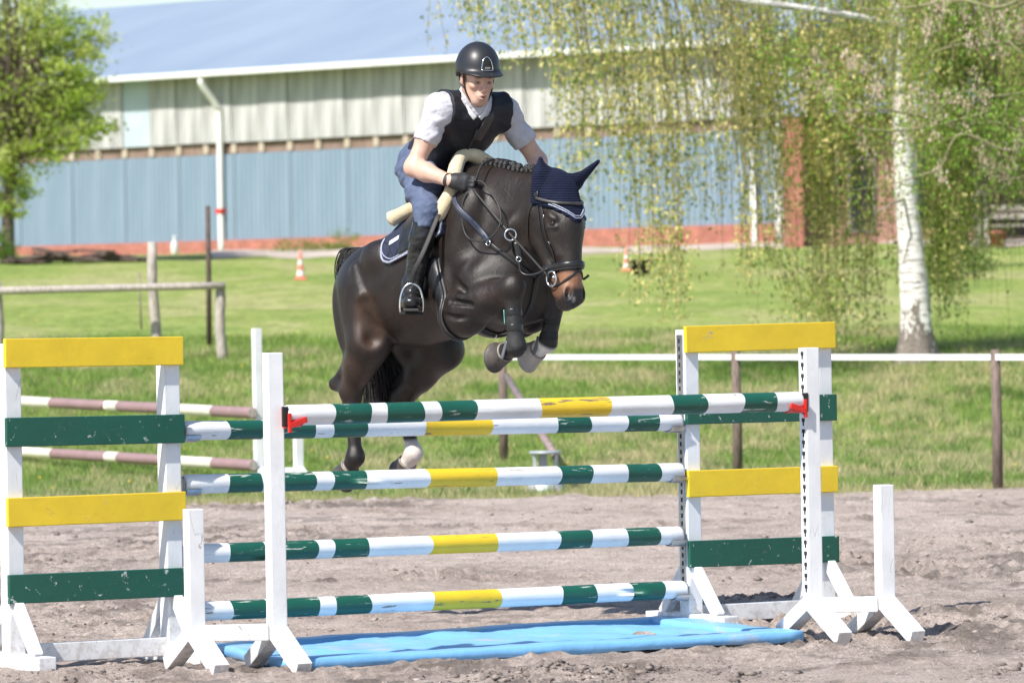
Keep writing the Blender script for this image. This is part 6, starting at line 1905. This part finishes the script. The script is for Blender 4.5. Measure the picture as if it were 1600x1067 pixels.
def vest_mask(X, Y, Z):
    r = np.abs(Y)
    arm_hole = np.where(Y < 0, arm_t(1, X, Y, Z) + .038, arm_t(-1, X, Y, Z) + .038)        # cut before the shoulder ball
    side = r - (.176 + .9 * np.clip(2.52 - Z, 0, .05))
    # V neck at the front
    fwd = (X + .05) * FD[0] - (Y) * FD[1]
    vneck = np.minimum(.068 - np.abs(Y + .03) * 1.0 + (Z - 2.575) * .45, (X + .015 - (Z - 2.60) * -.4))
    top = .058 - np.sqrt((X + .03) ** 2 + (Y + .02) ** 2 + (Z - 2.655) ** 2)
    m = np.maximum(np.maximum(side, vneck), top)
    hem = 2.235 - Z + .25 * (X + .3) * 0
    return np.maximum(m, hem)
M['vest'] = mat_noise('navy_vest', (.007, .008, .014), (.014, .016, .026), 10, .62, .4, .006, 18)
vv, vf = solid(torso + armU[:1] + armU[3:4], .006, .024, vest_mask, lo=(-.62, -.34, 2.16), hi=(.16, .34, 2.76), relax=2)
garment('vest', vv, vf, M['vest'], .016, 10, 5)
VB = bvh_of(vv, vf)
# zip, neck flap of the vest and red badge
front = []
for z in np.linspace(2.52, 2.36, 7):
    h_ = VB.ray_cast(Vector((.6, -.03, z)), Vector((-1, 0, -.05)))
    if h_[0]: front.append(np.array(h_[0]))
if len(front) > 2: ribbon('zip', front, .010, .004, M['leather_grey'], rider, VB, .001, 4)
fl_ = []
for z in np.linspace(2.60, 2.47, 6):
    h_ = VB.ray_cast(Vector((.6, .035 + (2.6 - z) * -.35, z)), Vector((-1, 0, -.05)))
    if h_[0]: fl_.append(np.array(h_[0]))
if len(fl_) > 2: ribbon('vest_flap', fl_, .052, .006, M['leather_grey'], rider, VB, .001, 4)
p, nr_ = snap(VB, L3((-.24, .19, 2.275)), .002)
ribbon('badge', [p - [.012, 0, .0], p + [.012, 0, .004]], .02, .003, mat_noise('red_badge', (.45, .05, .03), (.55, .08, .05), 20, .6), rider, None, 0, 3, [tuple(nr_)])
def breech_mask(X, Y, Z):
    return np.maximum(2.0 - Z - .0 * X, (Z - 2.42) + .55 * (X + .42))
M['denim'] = mat_noise('blue_grey_breeches', (.065, .088, .160), (.115, .148, .240), 9, .75, .45, .005, 30)
qv, qf = solid(torso[:2] + legT + legL, .0065, .010, breech_mask, lo=(-.64, -.48, 1.95), hi=(.10, .48, 2.48), relax=2)
garment('breeches', qv, qf, M['denim'], .024, 15, 8)
M['boot'] = mat_noise('black_riding_boot', (.010, .010, .011), (.024, .023, .024), 10, .27, .5, .006, 16)
for s in (1, -1):
    pr = [legL[0], legL[1]] if s == 1 else [legL[2], legL[3]]
    top = KN[s][2] - .055
    def bm_(X, Y, Z): return Z - top + .25 * (X - KN[s][0])
    V, F = solid(pr + foot(s), .0048, .010, bm_, relax=2)
    x, y, z = V.T
    Vn = V.copy()
    garment('riding_boot', V, F, M['boot'], .012 if s == 1 else .008, 17, 12)
    f = np.array([.8, .6 * s, 0]); ball_ = np.array([FOOT_C[0], FOOT_C[1] * s, FOOT_C[2]])
    a = L3(ball_ + f * .095 + [0, 0, -.035]); b = L3(ball_ - f * .06 + [0, 0, -.038])
    bm = bmesh.new(); add_beam(bm, a, b, .078, .014, (0, 0, 1), .005); link('boot_sole', bm_mesh('boot_sole', bm), M['leather_grey'], rider)
M['glove'] = mat_noise('black_glove', (.012, .012, .014), (.030, .030, .034), 20, .6, .5, .004, 60)
for s in (1, -1):
    V, F = solid(hand(s), .003, .001, relax=1)
    link('glove', np_mesh('glove', V, F, True), M['glove'], rider)
    W_ = np.array(WR[s]); e = W_ + (np.array(EL[s]) - W_) * .05
    ring('glove_cuff', L3(W_ + (np.array(EL[s]) - W_) * .06), L3(np.array(EL[s]) - W_), .030, .008, M['glove'], rider, 20, 8)
# ------------------------------------------------------------------ helmet
hel = link('helmet', bpy.data.meshes.new('x'), None, rider); bpy.data.objects.remove(hel)
shell = [hell((-.010, 0, .050), (.130, .110, .132), .02)]
vis = [hell((.088, 0, .041), (.084, .096, .012), .025)]
def hel_mask(X, Y, Z):
    dx, dy, dz = X - L3(HC)[0], Y - L3(HC)[1], Z - L3(HC)[2]
    q = [(Rh[0, i] * dx + Rh[1, i] * dy + Rh[2, i] * dz) for i in range(3)]
    cut = .030 - q[2] - .55 * np.clip(-q[0] - .0, 0, .07) * 1.0
    return cut
V, F = solid(shell + vis, .0042, 0, hel_mask, relax=2)
M['helmet'] = mat_noise('matt_black_helmet', (.014, .015, .018), (.022, .023, .027), 6, .40, .1, .001, 90)
hel = link('helmet', np_mesh('helmet', V, F, True), M['helmet'], rider)
EB = bvh_of(V, F)
def on_hel(f, l, z, off=.001):
    if f == .25: l, z = l * 1.5, .05 + (z - .05) * 1.55
    o = h3(f, l, z); d = h3(-.012, 0, .05) - o
    h_ = EB.ray_cast(Vector(L3(o)), Vector(L3(d)).normalized())
    return np.array(h_[0]) + np.array(h_[1]) * off if h_[0] else L3(o)
shield = [(-.040, .068), (-.038, .10), (-.028, .142), (0, .172), (.028, .142), (.038, .10), (.040, .068)]
# black mesh grille panel with silver frame
gv, gf = [], []
for i in range(9):
    for j in range(7):
        zz = .07 + (.165 - .07) * i / 8; wv = np.interp(zz, [.068, .10, .142, .172], [.038, .036, .026, .001]); gv.append(on_hel(.25, (j / 6 * 2 - 1) * wv, zz, .0016))
for i in range(8):
    for j in range(6): k = i * 7 + j; gf.append((k, k + 1, k + 8, k + 7))
o = link('vent_grille', poly_mesh('vent_grille', gv, gf), M['dark'], hel)
for i in range(1, 7):
    zz = .088 + i * .0115; wv = np.interp(zz, [.068, .10, .142, .172], [.036, .034, .024, .001])
    ribbon('grille_bar', [on_hel(.25, -wv, zz, .002), on_hel(.25, 0, zz, .002), on_hel(.25, wv, zz, .002)], .0014, .0018, M['helmet'], hel, None, 0, 3, [tuple(L3(F3))])
tube('shield_rim', [on_hel(.25, a, b, .002) for a, b in shield], .0024, M['steel'], hel, smooth_path=4)
tube('shield_rim', [on_hel(.25, -.040, .068, .002), on_hel(.25, 0, .066, .002), on_hel(.25, .040, .068, .002)], .0026, M['steel'], hel, smooth_path=4)
fc = bpy.data.curves.new('lettering', 'FONT'); fc.body = 'KEP'; fc.size = .016; fc.extrude = .0004; fc.align_x = 'CENTER'
to = bpy.data.objects.new('lettering', fc); COL.objects.link(to)
dg = bpy.context.evaluated_depsgraph_get(); tm = bpy.data.meshes.new_from_object(to.evaluated_get(dg)); bpy.data.objects.remove(to)
lo_ = link('lettering', tm, M['collar'], hel)
pc = on_hel(.25, 0, .074, .003); pn = np.array(L3(F3)); xr = L3(-RT); yu = np.cross(pn, xr)
lo_.matrix_local = Matrix(((xr[0], yu[0], pn[0], pc[0]), (xr[1], yu[1], pn[1], pc[1]), (xr[2], yu[2], pn[2], pc[2]), (0, 0, 0, 1)))
for l in (1, -1): tube('helmet_seam', [on_hel(.12, l * .065, .045, .0002), on_hel(.10, l * .07, .09, .0002), on_hel(.03, l * .06, .15, .0002), on_hel(-.03, l * .05, .25, .0002)], .0012, M['dark'], hel, smooth_path=5)
for l in (1, -1):
    tube('chin_strap', [L3(h3(.012, l * .082, .035)), L3(h3(.016, l * .079, -.01)), L3(h3(.030, l * .070, -.060)), L3(h3(.050, l * .046, -.105)), L3(h3(.058, l * .015, -.128)), L3(h3(.058, 0, -.130))], .0042, M['leather'], hel, smooth_path=5)
    tube('ear_strap', [L3(h3(-.045, l * .080, .03)), L3(h3(-.02, l * .086, -.02)), L3(h3(.022, l * .076, -.045))], .0035, M['leather'], hel, smooth_path=5)
